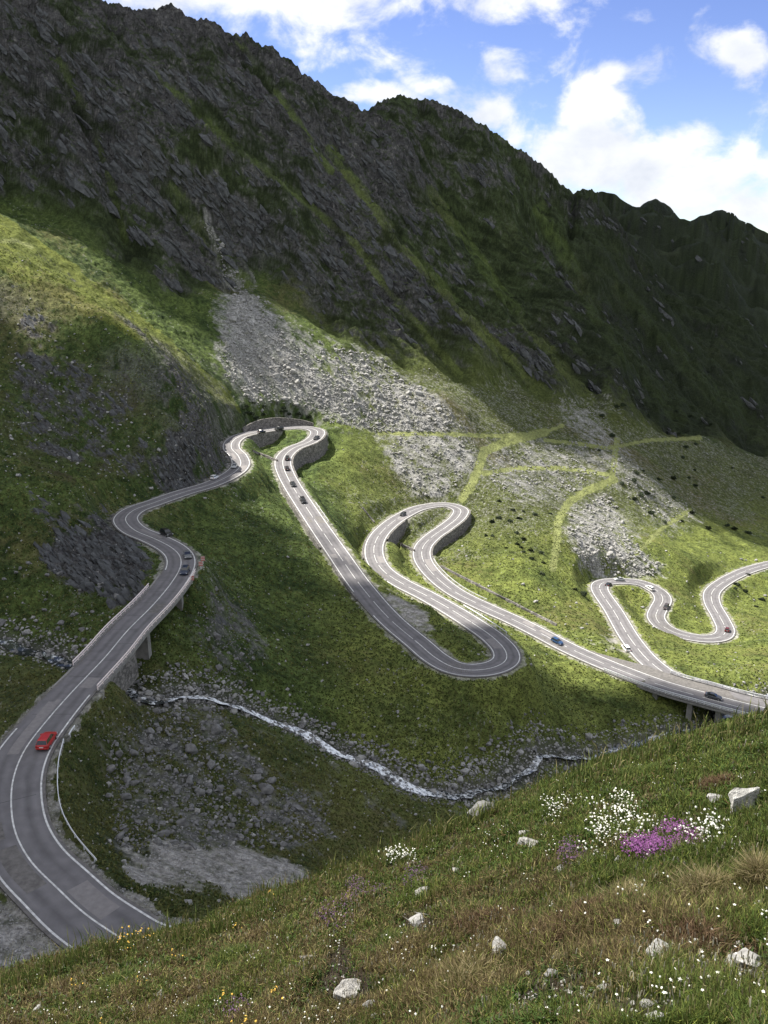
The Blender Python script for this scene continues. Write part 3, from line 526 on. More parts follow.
def lines(R, spans, off, wd, dash=None, dz=.02, extra=0):
    V, Fc = [], []
    for s0, s1 in spans:
        cuts = [(s0, s1)] if not dash else [(a, min(a+dash[0], s1)) for a in np.arange(s0, s1, sum(dash))]
        for a, b in cuts:
            i = np.where((R.s >= a) & (R.s <= b))[0]
            if len(i) < 2: continue
            o = off(R, i) if callable(off) else np.full(len(i), off)
            w = wd(R.s[i]) if callable(wd) else np.full(len(i), wd); n0 = sum(len(v) for v in V)
            V += [R.P[i]+R.n[i]*(o+w/2)[:, None]+[0, 0, dz], R.P[i]+R.n[i]*(o-w/2)[:, None]+[0, 0, dz]]; q = np.arange(len(i)-1)
            Fc.append(np.stack([q+len(i), q+len(i)+1, q+1, q], 1)+n0)
    return np.concatenate(V), np.concatenate(Fc)
wdA = lambda s: np.interp(s, [0, 140, 260], [.26, .26, .27])
for nm, R, spans, off, wd, dash in [
    ('road_edge_line', RA, [(0, 66), (143, 1125)], hwL(-.15), wdA, None), ('road_edge_line', RA, [(0, 78), (127, 606), (622, 1125)], hwR(-.15), wdA, None),
    ('road_centre_line', RA, [(0, 500), (640, 705), (880, 925)], 0.0, lambda s: wdA(s)*.85, None), ('road_centre_line', RA, [(500, 640), (705, 880), (925, 1125)], 0.0, .17, (12, 2.2)),
    ('road_edge_line', RB, [(46, 470)], hwL(-.15), .26, None), ('road_edge_line', RB, [(0, 470)], hwR(-.15), .26, None), ('road_centre_line', RB, [(52, 470)], 0.0, .17, (12, 2.2))]:
    V, f = lines(R, spans, off, wd, dash); tag(np_mesh(nm, V, f, M['line']), kind='structure')
# repair patches and tar seams on the near carriageway
V, f = lines(RA, [(14, 22)], -1.9, 2.7, dz=.008); tag(np_mesh('road_patch', V, f, M['asphalt_patch']), kind='structure')
V, f = lines(RA, [(64, 76)], 1.0, .9, dz=.008); tag(np_mesh('road_patch', V, f, M['asphalt_patch']), kind='structure')
for k in range(26):
    a0 = rng.uniform(10, 1060); V, f = lines(RA, [(a0, a0+rng.uniform(3, 14))], rng.choice([-1.8, 1.75])+rng.uniform(-.3, .3), rng.uniform(.8, 2.6), dz=.005+.0006*k); tag(np_mesh('road_patch', V, f, M['asphalt_patch'] if k % 3 else M['verge_edge']), kind='structure')
M['seam'] = simple('tar_seam', (.045, .044, .045), .8)
SV, SF = [], []
for s in list(np.arange(84, 140, 7.3))+[70, 45]:
    a, _ = RA.pt(s, 3.3, .006); b, t = RA.pt(s+.6, -3.3, .006); k = len(SV); SV += [a, b, b+t*.10, a+t*.10]; SF.append([k, k+1, k+2, k+3])
tag(np_mesh('road_seams', SV, SF, M['seam']), kind='structure')
# ------------------------------------------------------------------ stream
def stream_mesh():
    P = ST_P.copy(); t = np.gradient(P, axis=0)[:, :2]; t /= np.linalg.norm(t, axis=1)[:, None]; nn = np.stack([-t[:, 1], t[:, 0]], 1)
    k = len(P); wd = 1.35+.7*perlin(np.arange(k)*.09, np.zeros(k)+.7)+.5*perlin(np.arange(k)*.4, np.zeros(k)+4.7); V = []
    zc = ground(P[:, 0], P[:, 1]); zc = np.minimum.accumulate(smooth_curve(zc, 8)+.0)
    zc = np.maximum(zc, ground(P[:, 0], P[:, 1])-.1)+.30
    cols_ = np.linspace(-1, 1, 7)
    for c in cols_:
        xy = P[:, :2]+nn*(wd*c)[:, None]; rip = .10*fbm(xy[:, 0]*.9, xy[:, 1]*.9, 2)
        V.append(np.c_[xy, zc+rip])
    V = np.stack(V, 1); ix = np.arange(k*7).reshape(k, 7)
    q = np.stack([ix[:-1, :-1], ix[:-1, 1:], ix[1:, 1:], ix[1:, :-1]], -1).reshape(-1, 4)
    fall = np.clip(-np.gradient(smooth_curve(P[:, 2], 30))/.8*3.0, 0, 1)
    pxs = proj(P)[0]; am = np.interp(pxs, [0, 60, 160, 190, 420, 440, 540, 620, 700, 768], [.49, .46, .53, .60, .64, .58, .56, .53, .53, .57])
    am = am+.10*perlin(np.arange(k)*.11, np.zeros(k)+2.2)+.06*perlin(np.arange(k)*.5, np.zeros(k)+6.2)
    o = np_mesh('stream', V.reshape(-1, 3), q, None, smooth=True)
    col_attr(o, 'white_water', np.repeat(np.stack([am]*3, 1), 7, axis=0))
    m, nt, p = mat_new('stream_water'); N, Lk = nt.nodes.new, nt.links.new
    p.inputs['Base Color'].default_value = (.02, .025, .025, 1); p.inputs['Roughness'].default_value = .12
    a = N('ShaderNodeAttribute'); a.attribute_name = 'white_water'; tc = N('ShaderNodeTexCoord'); n = N('ShaderNodeTexNoise'); n.inputs['Scale'].default_value = 1.1; n.inputs['Detail'].default_value = 7; n.inputs['Roughness'].default_value = .75
    Lk(tc.outputs['Object'], n.inputs['Vector']); ad = N('ShaderNodeMath'); ad.operation = 'ADD'; Lk(a.outputs['Fac'], ad.inputs[0]); Lk(n.outputs['Fac'], ad.inputs[1])
    mr = N('ShaderNodeMapRange'); mr.inputs['From Min'].default_value = 1.02; mr.inputs['From Max'].default_value = 1.18; Lk(ad.outputs[0], mr.inputs['Value'])
    d = N('ShaderNodeBsdfDiffuse'); d.inputs['Color'].default_value = (.80, .83, .85, 1); ms = N('ShaderNodeMixShader')
    Lk(mr.outputs['Result'], ms.inputs['Fac']); Lk(p.outputs[0], ms.inputs[1]); Lk(d.outputs[0], ms.inputs[2]); Lk(ms.outputs[0], nt.nodes['Material Output'].inputs['Surface'])
    o.data.materials.append(m); tag(o, kind='structure')
stream_mesh()
# ------------------------------------------------------------------ walls
def wall(name, top, base, thick, mat, label, cat, inward):
    """a stone wall along the points of top; base = height of its foot at each point"""
    top = np.asarray(top); k = len(top); t = np.gradient(top, axis=0); t[:, 2] = 0; t /= np.linalg.norm(t, axis=1)[:, None]; nn = np.stack([-t[:, 1], t[:, 0], 0*t[:, 0]], 1)*inward
    rows = 5; V = []
    outer = [top+(base-top[:, 2])[:, None]*np.array([0, 0, 1])*q-nn*(.35*q)+nn*.06*perlin(np.arange(k)*.7+q*9, np.zeros(k)+q*5)[:, None] for q in np.linspace(0, 1, rows)]
    V = outer+[outer[-1]+nn*thick, top+nn*thick]; nrw = len(V); ix = np.arange(nrw*k).reshape(nrw, k); ix2 = np.vstack([ix, ix[:1]])
    q = np.stack([ix2[:-1, :-1], ix2[:-1, 1:], ix2[1:, 1:], ix2[1:, :-1]], -1).reshape(-1, 4)
    c = [[ix[r, e], ix[r+1, e], ix[nrw-2 if r < rows-2 else nrw-1-0, e], ix[nrw-1, e]] for e in (0, k-1) for r in (0,)]
    bm = bmesh.new(); vs = [bm.verts.new(v) for v in np.concatenate(V)]
    for f in q: bm.faces.new([vs[i] for i in f])
    for e in (0, k-1): bm.faces.new([vs[i] for i in ix[:, e]])
    o = bm_obj(name, bm, mat); return tag(o, label, cat)
def hold_wall(R, s0, s1, side, label, parapet=.0, extra=1.0):
    i = np.where((R.s >= s0) & (R.s <= s1))[0][::3]; off = side*(R.hw[i]+.95)
    P = R.P[i]+R.n[i]*off[:, None]; ux = P+R.n[i]*(side*1.4)
    g = np.minimum(ground(P[:, 0], P[:, 1]), ground(ux[:, 0], ux[:, 1]))-extra
    base = np.minimum(g, P[:, 2]-.5); P[:, 2] += parapet-.02
    return wall('retaining_wall', P, base, .45, M['stone_wall'], label, 'wall', -side)
hold_wall(RA, 416, 492, 1, 'tall curved stone retaining wall holding up the outside of the topmost hairpin', .0)
hold_wall(RA, 360, 388, -1, 'short dark stone wall below the upper road, inside the topmost hairpin', .0)
hold_wall(RA, 893, 962, 1, 'stone retaining wall on the right of the middle hairpin above the shrubby slope', .0)
hold_wall(RA, 812, 846, -1, 'dark stone wall on the inner left side of the middle hairpin', .0)
hold_wall(RA, 783, 822, 1, 'low stone wall under the outer left bend of the middle hairpin', .0)
hold_wall(RA, 500, 570, -1, 'long low stone wall along the left edge of the straight descending road', .0)
hold_wall(RA, 585, 613, -1, 'low pale parapet wall beside the descending road at the gravel lay-by', .45)
# arched wall cut into the scree behind the topmost hairpin
i = np.where((RA.s >= 372) & (RA.s <= 408))[0][::2]; P = RA.P[i]+RA.n[i]*(RA.hw[i]+1.3)[:, None]; h = 4.6*np.sin(np.linspace(.18, math.pi-.15, len(i)))**.6; base = P[:, 2]-.8; P[:, 2] += h
wall('retaining_wall', P, base, .8, M['stone_wall'], 'arched grey stone wall standing behind the topmost hairpin under the scree', 'wall', 1)
# small walls across the grass inside the bends
for (a, b, hh, lab) in [((400,545),(414,552),1.2,'short pale wall across the grass inside the middle hairpin'), ((362,508),(374,523),.6,'thin ruined stone wall running down to the middle hairpin'), ((253,452),(277,462),1.2,'low grassy stone wall crossing the turf inside the topmost hairpin'), ((440,567),(556,626),.9,'long low stone wall running parallel above the road to the lower bridge')]:
    Pn = np.array([hit(a[0]+(b[0]-a[0])*q, a[1]+(b[1]-a[1])*q) for q in np.linspace(0, 1, 24)]); bs = ground(Pn[:, 0], Pn[:, 1])-.5; Pn[:, 2] = ground(Pn[:, 0], Pn[:, 1])+hh*(.8+.15*perlin(np.arange(24)*.25, np.zeros(24)+hh))
    wall('stone_wall', Pn, bs, .6, M['stone_wall'], lab, 'wall', 1)
# ------------------------------------------------------------------ guard rails
def tube_mesh(name, P, prof, mat, parent):
    """sweeps a small closed profile (sideways, up) along P"""
    P = np.asarray(P); t = np.gradient(P, axis=0); t[:, 2] = 0; t /= np.linalg.norm(t, axis=1)[:, None]; nn = np.stack([-t[:, 1], t[:, 0], 0*t[:, 0]], 1)
    k = len(P); V = np.stack([P+nn*a+np.array([0, 0, b]) for a, b in prof], 1); m_ = len(prof); ix = np.arange(k*m_).reshape(k, m_); ix = np.c_[ix, ix[:, :1]]
    q = np.stack([ix[:-1, :-1], ix[:-1, 1:], ix[1:, 1:], ix[1:, :-1]], -1).reshape(-1, 4)
    bm = bmesh.new(); vs = [bm.verts.new(v) for v in V.reshape(-1, 3)]
    for f in q: bm.faces.new([vs[i] for i in f])
    bm.faces.new([vs[i] for i in ix[0, :-1]]); bm.faces.new([vs[i] for i in ix[-1, :-1]])
    return bm_obj(name, bm, mat, parent)
W_PROF = [(-.03, -.15), (.04, -.11), (.04, -.05), (-.02, 0), (.04, .05), (.04, .11), (-.03, .15), (-.06, .15), (-.06, -.15)]
def guard_rail(P, label, mat=None, every=4.0, hgt=.75, prof=W_PROF):
    mat = mat or M['rail_metal']; P = np.asarray(P); o = P[len(P)//2].copy(); root = empty('guard_rail', o); tag(root, label, 'guard rail')
    L = P-o; tube_mesh('rail', L+[0, 0, hgt], prof, mat, root)
    s = np.r_[0, np.cumsum(np.linalg.norm(np.diff(L, axis=0), axis=1))]; bm = bmesh.new(); bm_box(bm, (-.06, -.06, -.6), (.06, .06, hgt+.1)); first = None
    for q in np.arange(.3, s[-1], every):
        loc = [np.interp(q, s, L[:, c]) for c in range(3)]
        if first is None: first = pst = bm_obj('post', bm, mat, root)
        else: pst = first.copy(); C.objects.link(pst); pst.parent = root
        pst.location = loc
    return root
G = catmull(np.array([at_z(a, b, -74.6) for a, b in [(64,742),(59,762),(58,790),(62,812),(72,832),(84,848),(97,863)]]), 1.0)
G[:, 2] = np.minimum(ground(G[:, 0], G[:, 1]), -73.8); guard_rail(G, 'bent white guard rail standing on the grass inside the nearest road bend', M['rail_metal'], 3.2, .7)
G = np.array([at_z(a, b, -74.4) for a, b in [(75,727),(72,731),(69,736)]]); G[:, 2] = np.minimum(ground(G[:, 0], G[:, 1]), -73.9); guard_rail(G, 'short broken piece of guard rail beside the red car', M['rail_metal'], 2.0, .7)
guard_rail(RA.seg(692, 718, lambda s: -4.4+0*s, 0, 2), 'grey guard rail along the upper side of the lowest hairpin', None)
guard_rail(RA.seg(526, 548, lambda s: 4.3+0*s, 0, 2), 'short guard rail on the right verge of the straight descending road', None)
guard_rail(RA.seg(963, 1010, lambda s: 4.3+0*s, 0, 2), 'grey guard rail on the far side of the road leaving the middle hairpin', None)
# ------------------------------------------------------------------ bridges
def bridge(name, R, s0, s1, wl, wr, piers, label, rails, mat_rail, depth=1.1, abut=(6, 6), rail_ext=(0, 0)):
    o, t = R.pt((s0+s1)/2); root = empty(name, o); tag(root, label, 'bridge'); off = o
    i = np.where((R.s >= s0-.3) & (R.s <= s1+.3))[0]
    P, nn = R.P[i]-off-[0, 0, .38 if wl > 8 else 0], R.n[i]; a = P+nn*wl; b = P-nn*wr; k = len(i)
    prof = [a+[0, 0, -.06], b+[0, 0, -.06], b+[0, 0, -.55], b+nn*1.4+[0, 0, -depth], a-nn*1.4+[0, 0, -depth], a+[0, 0, -.55]]
    V = np.stack(prof, 1); ix = np.arange(k*6).reshape(k, 6); ix = np.c_[ix, ix[:, :1]]
    bm = bmesh.new(); vs = [bm.verts.new(v) for v in V.reshape(-1, 3)]
    for f in np.stack([ix[:-1, :-1], ix[:-1, 1:], ix[1:, 1:], ix[1:, :-1]], -1).reshape(-1, 4): bm.faces.new([vs[j] for j in f])
    for e in (0, k-1): bm.faces.new([vs[j] for j in ix[e, :-1]])
    bm_obj('deck', bm, M['concrete'], root)
    def block(nm, s, ln, w0, w1, top, mat, batter=0.015):
        p, tt = R.pt(s); n_ = np.array([-tt[1], tt[0], 0]); g = float(min(ground(p[0]+n_[0]*q, p[1]+n_[1]*q) for q in (-w1, 0, w0)))-1.5
        H = p[2]-top-g; bm = bmesh.new(); vs = []
        for zz, grow in ((p[2]-top, 0), (g, H*batter)):
            for sx, sy in ((-1, -1), (1, -1), (1, 1), (-1, 1)):
                q = p+tt*sx*(ln/2+grow)+n_*(w0+grow if sy > 0 else -w1-grow); vs.append(bm.verts.new((q[0]-off[0], q[1]-off[1], zz-off[2])))
        for f in ((0, 1, 2, 3), (4, 7, 6, 5), (0, 4, 5, 1), (1, 5, 6, 2), (2, 6, 7, 3), (3, 7, 4, 0)): bm.faces.new([vs[j] for j in f])
        bm_obj(nm, bm, mat, root)
    for s, ln, mt in piers: block('pier', s, ln, wl-1.2, wr-1.2, depth+.004, mt)
    block('abutment', s0+abut[0]/2-.4, abut[0], wl-.15, wr-.15, .62, M['stone_wall'], .03); block('abutment', s1-abut[1]/2+.4, abut[1], wl-.15, wr-.15, .62, M['stone_wall'], .03)
    for sd, ra, rb in rails:
        off_ = (wl-.18 if sd > 0 else -(wr-.18))
        L = R.seg(ra, rb, off_, 0, 2)-off
        kb = tube_mesh('kerb', L, [(-.15, -.05), (.15, -.05), (.15, .14), (-.15, .14)], M['concrete'], root)
        r_ = tube_mesh('railing', L, [(-.08, .95), (.08, .95), (.08, 1.18), (-.08, 1.18)], mat_rail, root)
        tube_mesh('lower_rail', L, [(-.06, .48), (.06, .48), (.06, .66), (-.06, .66)], mat_rail, r_)
        ss = np.r_[0, np.cumsum(np.linalg.norm(np.diff(L, axis=0), axis=1))]; bm = bmesh.new(); bm_box(bm, (-.08, -.08, .2), (.08, .08, 1.0)); first = None
        for q in np.arange(.2, ss[-1], 2.2):
            loc = [np.interp(q, ss, L[:, c]) for c in range(3)]
            if first is None: first = ps = bm_obj('post', bm, mat_rail, r_)
            else: ps = first.copy(); C.objects.link(ps); ps.parent = r_
            ps.location = loc
    return root
bridge('road_bridge', RA, BR1[0], BR1[1], 4.5, 4.5, [(108, 1.5, M['concrete']), (130, 1.5, M['concrete'])], 'grey concrete road bridge with pale railings beyond the red car, over the stream', [(1, 88, 131), (-1, 79, 141)], M['rail_white'], abut=(17.5, 3))
# lower bridge: the deck carries both roads where they meet
bridge('road_bridge', RA, BR2[0], RA.s[-1]-1, 9.4, 4.7, [(1083, 1.4, M['concrete']), (1092.5, 1.4, M['concrete']), (1100.5, 1.4, M['concrete'])], 'wide grey concrete bridge over the stream where the two roads join at right', [(-1, BR2[0]-6, RA.s[-1]-1), (1, BR2[0]+10, RA.s[-1]-1)], M['rail_metal'], abut=(3, 3))
# ------------------------------------------------------------------ red and white marker boards at the end of the bridge
def marker(px, py, label, z=-75.1):
    p = at_z(px, py, z); p[2] = float(ground(p[0], p[1])); root = empty('marker_board', p, .2); tag(root, label, 'road marker', 'red and white marker boards at the bridge end')
    bm = bmesh.new(); bm_box(bm, (-.05, -.05, -.3), (.05, .05, 1.0)); bm_obj('post', bm, M['rail_metal'], root)
    bm = bmesh.new(); bm_box(bm, (-.32, -.08, .55), (.32, -.05, 1.35)); b = bm_obj('board', bm, M['line'], root)
    bm = bmesh.new()
    for q in (.58, .86, 1.14): bm_box(bm, (-.33, -.095, q), (.33, -.083, q+.16))
    bm_obj('stripes', bm, M['red_paint'], b); root.scale = (1.5, 1.5, 1.5)
for a, b, l in [(203,562,'red and white marker board on the verge beside the black car by the bridge end'),(201,568,'red and white marker board, middle one of the short row by the bridge end'),(192,581,'red and white marker board closest to the end of the bridge railing')]: marker(a, b, l)
# ------------------------------------------------------------------ cars
M['glass'] = simple('car_glass', (.015, .018, .02), .08, spec=.8); M['tyre'] = simple('tyre_rubber', (.02, .02, .02), .8); M['rim'] = simple('wheel_rim', (.5, .5, .52), .35, metal=.8)
M['lamp_clear'] = simple('headlamp_glass', (.75, .76, .78), .15); M['lamp_red'] = simple('tail_lamp_red', (.35, .02, .015), .2); M['trim'] = simple('black_trim', (.025, .025, .027), .6); M['plate'] = simple('number_plate', (.8, .8, .78), .5)
def paint(c): return simple('car_paint', c, .28, metal=.15, var=.04, spec=.6)
# side profile: x forward, z up; (x, belt-relative)
SHAPES = {'hatch': dict(L=4.0, W=1.72, H=1.48, hood=1.02, belt=.92, ws0=.95, ws1=.25, rr0=-1.55, rr1=-1.92), 'saloon': dict(L=4.5, W=1.76, H=1.44, hood=.98, belt=.92, ws0=.95, ws1=.15, rr0=-1.05, rr1=-1.75), 'suv': dict(L=4.5, W=1.85, H=1.70, hood=1.12, belt=1.06, ws0=1.05, ws1=.45, rr0=-1.75, rr1=-2.15)}
def car(kind, colour, label, loc=(0, 0, 0), rot=0):
    d = SHAPES[kind]; pm = paint(colour); L, W, H = d['L'], d['W'], d['H']; hl = L/2; root = empty('car', loc, rot); tag(root, label, 'car')
    base = .24; nose = d['hood']; belt = d['belt']
    # lower body as lofted stations along the length
    tail_h = belt+.06
    st = [(-hl, .45, tail_h-.22, .80), (-hl+.10, .28, tail_h-.05, .93), (-hl+.45, base, tail_h, 1.0), (-.6, base, belt, 1.0), (.6, base, belt, 1.0), (d['ws0']+.1, base, nose-.06, .99), (hl-.5, base, nose-.16, .97), (hl-.12, .28, nose-.30, .90), (hl, .42, nose-.45, .76)]
    bm = bmesh.new(); rings = []
    for x, z0, z1, wf in st:
        w = W/2*wf; zm = z0+(z1-z0)*.55; rings.append([bm.verts.new(v) for v in ((x, -w*.94, z0), (x, -w, zm-.1), (x, -w*.985, zm+.12), (x, -w*.88, z1), (x, 0, z1+.03), (x, w*.88, z1), (x, w*.985, zm+.12), (x, w, zm-.1), (x, w*.94, z0))])
    for a, b in zip(rings[:-1], rings[1:]):
        for j in range(8): bm.faces.new((a[j], a[j+1], b[j+1], b[j]))
        bm.faces.new((a[8], a[0], b[0], b[8]))
    bm.faces.new(rings[0]); bm.faces.new(rings[-1])
    bm_obj('body', bm, pm, root, smooth=False)
    # cabin: dark glass house with a painted roof
    zc, zr = belt-.02, H-.07; wb, wt = W/2*.88, W/2*.70
    x0, x1, y0, y1 = d['ws0'], d['ws1'], d['rr0'], d['rr1']
    roof0 = (y0 if kind != 'saloon' else y0+.15)
    bb = [(x0, -wb, zc+.04), (x0, wb, zc+.04), (y1, wb, zc+.06), (y1, -wb, zc+.06)]; tt = [(x1, -wt, zr), (x1, wt, zr), (roof0, wt, zr), (roof0, -wt, zr)]
    def face(nm, pts_, mat=M['glass'], push=0.0):
        v = [Vector(q) for q in pts_]; c = sum(v, Vector())/4; nrm = (v[1]-v[0]).cross(v[2]-v[0]).normalized()
        if nrm.dot(c-Vector((0, 0, .9))) < 0: nrm = -nrm
        bm = bmesh.new(); a = [bm.verts.new(q) for q in v]; b = [bm.verts.new(q-nrm*.04) for q in v]
        bm.faces.new(a); bm.faces.new(b[::-1])
        for j in range(4): bm.faces.new((a[j], a[j-1], b[j-1], b[j]))
        return bm_obj(nm, bm, mat, root)
    def inset(p, t=.05, u=.04):
        v = [Vector(q) for q in p]; c = sum(v, Vector())/4; return [tuple(q+(c-q)*t) for q in v]
    face('windscreen', inset([bb[0], bb[1], tt[1], tt[0]])); face('rear_window', inset([bb[2], bb[3], tt[3], tt[2]], .09))
    for sgn, ia, ib in ((-1, 0, 3), (1, 1, 2)):
        md = [(bb[ia][q]+bb[ib][q])/2 for q in range(3)]; mt = [(tt[ia][q]+tt[ib][q])/2 for q in range(3)]
        face('side_window', inset([bb[ia], md, mt, tt[ia]], .07)); face('side_window', inset([md, bb[ib], tt[ib], mt], .07))
    # painted shell just inside the panes: pillars and roof
    bm = bmesh.new(); lo_ = [bm.verts.new((q[0], q[1]*.985, q[2])) for q in bb]; hi_ = [bm.verts.new((q[0], q[1]*.985, q[2])) for q in tt]; k_ = [bm.verts.new((q[0]*.86-.03, q[1]*.88, H)) for q in tt]
    for j in range(4): bm.faces.new((lo_[j], lo_[j-1], hi_[j-1], hi_[j])); bm.faces.new((hi_[j], hi_[j-1], k_[j-1], k_[j]))
    bm.faces.new(k_); bm.faces.new(lo_[::-1]); bmesh.ops.scale(bm, vec=(.992, .985, 1), verts=lo_+hi_)
    bm_obj('roof', bm, pm, root)
    for sx in (hl-.78, -hl+.75):
        for sy in (-1, 1):
            bm = bmesh.new(); bmesh.ops.create_cone(bm, cap_ends=True, segments=20, radius1=.32, radius2=.32, depth=.21); bmesh.ops.bevel(bm, geom=[e for e in bm.edges if len([f for f in e.link_faces if len(f.verts) > 4]) == 1], offset=.04, segments=2, affect='EDGES')
            bmesh.ops.rotate(bm, verts=bm.verts, matrix=Matrix.Rotation(math.pi/2, 3, 'X')); w_ = bm_obj('wheel', bm, M['tyre'], root); w_.location = (sx, sy*(W/2-.085), .32)
            bm = bmesh.new(); bmesh.ops.create_cone(bm, cap_ends=True, segments=16, radius1=.20, radius2=.19, depth=.03); bmesh.ops.rotate(bm, verts=bm.verts, matrix=Matrix.Rotation(math.pi/2, 3, 'X')); rm_ = bm_obj('rim', bm, M['rim'], w_); rm_.location = (0, sy*.105, 0)
    for sy in (-1, 1):
        bm = bmesh.new(); bm_box(bm, (hl-.22, sy*W*.36-.17, nose-.52), (hl-.03, sy*W*.36+.17, nose-.36), .03); bm_obj('headlight', bm, M['lamp_clear'], root)
        bm = bmesh.new(); bm_box(bm, (-hl-.015, sy*W*.36-.14, tail_h-.36), (-hl+.12, sy*W*.36+.14, tail_h-.14), .03); bm_obj('tail_light', bm, M['lamp_red'], root)
        bm = bmesh.new(); bm_box(bm, (d['ws0']-.32, sy*(W/2+.07)-.09, belt+.02), (d['ws0']-.18, sy*(W/2+.07)+.09, belt+.17), .03); bm_obj('wing_mirror', bm, pm, root)
    bm = bmesh.new(); bm_box(bm, (-hl-.05, -W*.42, .36), (-hl+.14, W*.42, .56), .04); bb_ = bm_obj('bumper', bm, pm if kind != 'suv' else M['trim'], root)
    bm = bmesh.new(); bm_box(bm, (hl-.2, -W*.38, .34), (hl+.04, W*.38, .52), .04); bm_obj('bumper', bm, pm if kind != 'suv' else M['trim'], root)
    bm = bmesh.new(); bm_box(bm, (-hl-.03, -.26, .60), (-hl+.05, .26, .72)); bm_obj('number_plate', bm, M['plate'], root)
    return root
def near_road(px, py):
    best = None
    for R in (RA, RB):
        q = R.P; x, y, _ = proj(q); d = np.hypot(x-px, y-py); k = d.argmin()
        if best is None or d[k] < best[0]: best = (d[k], R, k)
    _, R, k = best; p = at_z(px, py, R.P[k, 2]); k = np.hypot(*(R.P[:, :2]-p[:2]).T).argmin(); p = at_z(px, py, R.P[k, 2]); p[2] = R.P[k, 2]+.004; return p, R.t[k], R.t[k, 2], R, k
def place_car(kind, colour, label, px, py, sgn=1, yaw=0, on_road=True):
    p, t, _, R, k = near_road(px, py)
    if not on_road:
        p = hit(px, py)
    sl = (R.P[min(k+3, len(R.P)-1), 2]-R.P[max(k-3, 0), 2])/max(R.s[min(k+3, len(R.P)-1)]-R.s[max(k-3, 0)], .1)*sgn
    rz = math.atan2(t[1]*sgn, t[0]*sgn)+yaw; c = car(kind, colour, label, p, rz); c.scale = [1.2 if colour is RED else 1.08]*3; c.rotation_euler = (0, -math.atan(sl) if on_road else 0, rz); return c
RED, BLK, NAVY, SILV, WHT, GRY, BLU, DRED = (.45, .02, .02), (.012, .012, .014), (.02, .03, .06), (.42, .43, .44), (.75, .75, .74), (.13, .135, .14), (.02, .06, .15), (.12, .02, .02)
for a in [('hatch', RED, 'bright red hatchback driving away round the nearest bend towards the bridge', 47, 744, 1),
          ('hatch', NAVY, 'dark blue hatchback in the right lane just past the bridge', 185, 573, -1), ('saloon', GRY, 'dark grey saloon in front of the dark blue hatchback past the bridge', 187.5, 557, -1),
          ('hatch', WHT, 'white hatchback on the shaded road left of the grassy spur', 214.5, 479, 1), ('saloon', SILV, 'silver grey saloon at the edge of the cliff shadow on the upper bend', 234.5, 467.5, -1),
          ('saloon', BLK, 'black saloon on the upper road above the short dark wall', 261.5, 433, 1), ('suv', BLK, 'black four wheel drive below the arched wall', 279, 430, -1), ('saloon', (.03, .03, .032), 'dark saloon on the apex of the topmost hairpin', 316.5, 439, 1),
          ('suv', (.02, .02, .022), 'first dark car below the topmost hairpin beside the tall curved wall', 287.5, 459.5, -1), ('hatch', (.035, .03, .03), 'second dark car below the topmost hairpin, close behind another', 287, 469.5, -1), ('saloon', (.025, .027, .03), 'third dark car down the straight descending road, alone in the right lane', 293, 485.5, 1), ('suv', (.015, .015, .018), 'lowest dark car on the straight descending road next to the short guard rail', 303, 502, 1),
          ('hatch', (.03, .03, .03), 'small dark hatchback on the upper left of the middle hairpin', 403, 515.5, -1), ('hatch', BLU, 'blue car on the shaded road towards the lower bridge', 557, 643, 1),
          ('saloon', BLK, 'black saloon at the left end of the far bend on the lower road', 608.5, 586, 1), ('saloon', SILV, 'silver saloon behind the black one on the far bend of the lower road', 619, 580.5, -1), ('hatch', WHT, 'white hatchback on the far S bend of the lower road', 649.5, 589, -1), ('hatch', (.05, .04, .04), 'dark car in the middle of the far S bend', 666, 608, 1), ('hatch', DRED, 'dark red hatchback on the lowest far right bend', 727, 631, 1),
          ('saloon', (.06, .065, .07), 'dark grey saloon crossing the wide lower bridge', 713, 698, 1)]:
    place_car(*a)
c = place_car('suv', BLK, 'black four wheel drive parked on the gravel verge outside the S bend', 166.5, 535, -1, 0, True)
q = hit(168, 535); c.location = (c.location.x, c.location.y, RA.pt(178)[0][2]+.01)
place_car('suv', WHT, 'white van-like car parked on the pale gravel beside the lower road', 626, 650, 1, .1, False)
# ------------------------------------------------------------------ rocks
def rock_bm(seed, n=14, flat=.7):
    r_ = random.Random(seed); bm = bmesh.new()
    for _ in range(n):
        v = Vector((r_.gauss(0, 1), r_.gauss(0, 1), r_.gauss(0, 1))).normalized()*r_.uniform(.78, 1.05); bm.verts.new((v.x*r_.uniform(.9, 1.1), v.y*.8, v.z*flat))
    res = bmesh.ops.convex_hull(bm, input=bm.verts); bmesh.ops.delete(bm, geom=[g for g in res['geom_interior'] if isinstance(g, bmesh.types.BMVert)], context='VERTS')
    return bm
def rock_arr(seed, n=12, flat=.7):
    bm = rock_bm(seed, n, flat); bmesh.ops.triangulate(bm, faces=bm.faces); bm.verts.index_update(); V = np.array([v.co for v in bm.verts]); Fc = np.array([[v.index for v in f.verts] for f in bm.faces]); bm.free(); return V, Fc
PROTO = [rock_arr(100+i, 11+i % 4, .55+.06*(i % 5)) for i in range(10)]
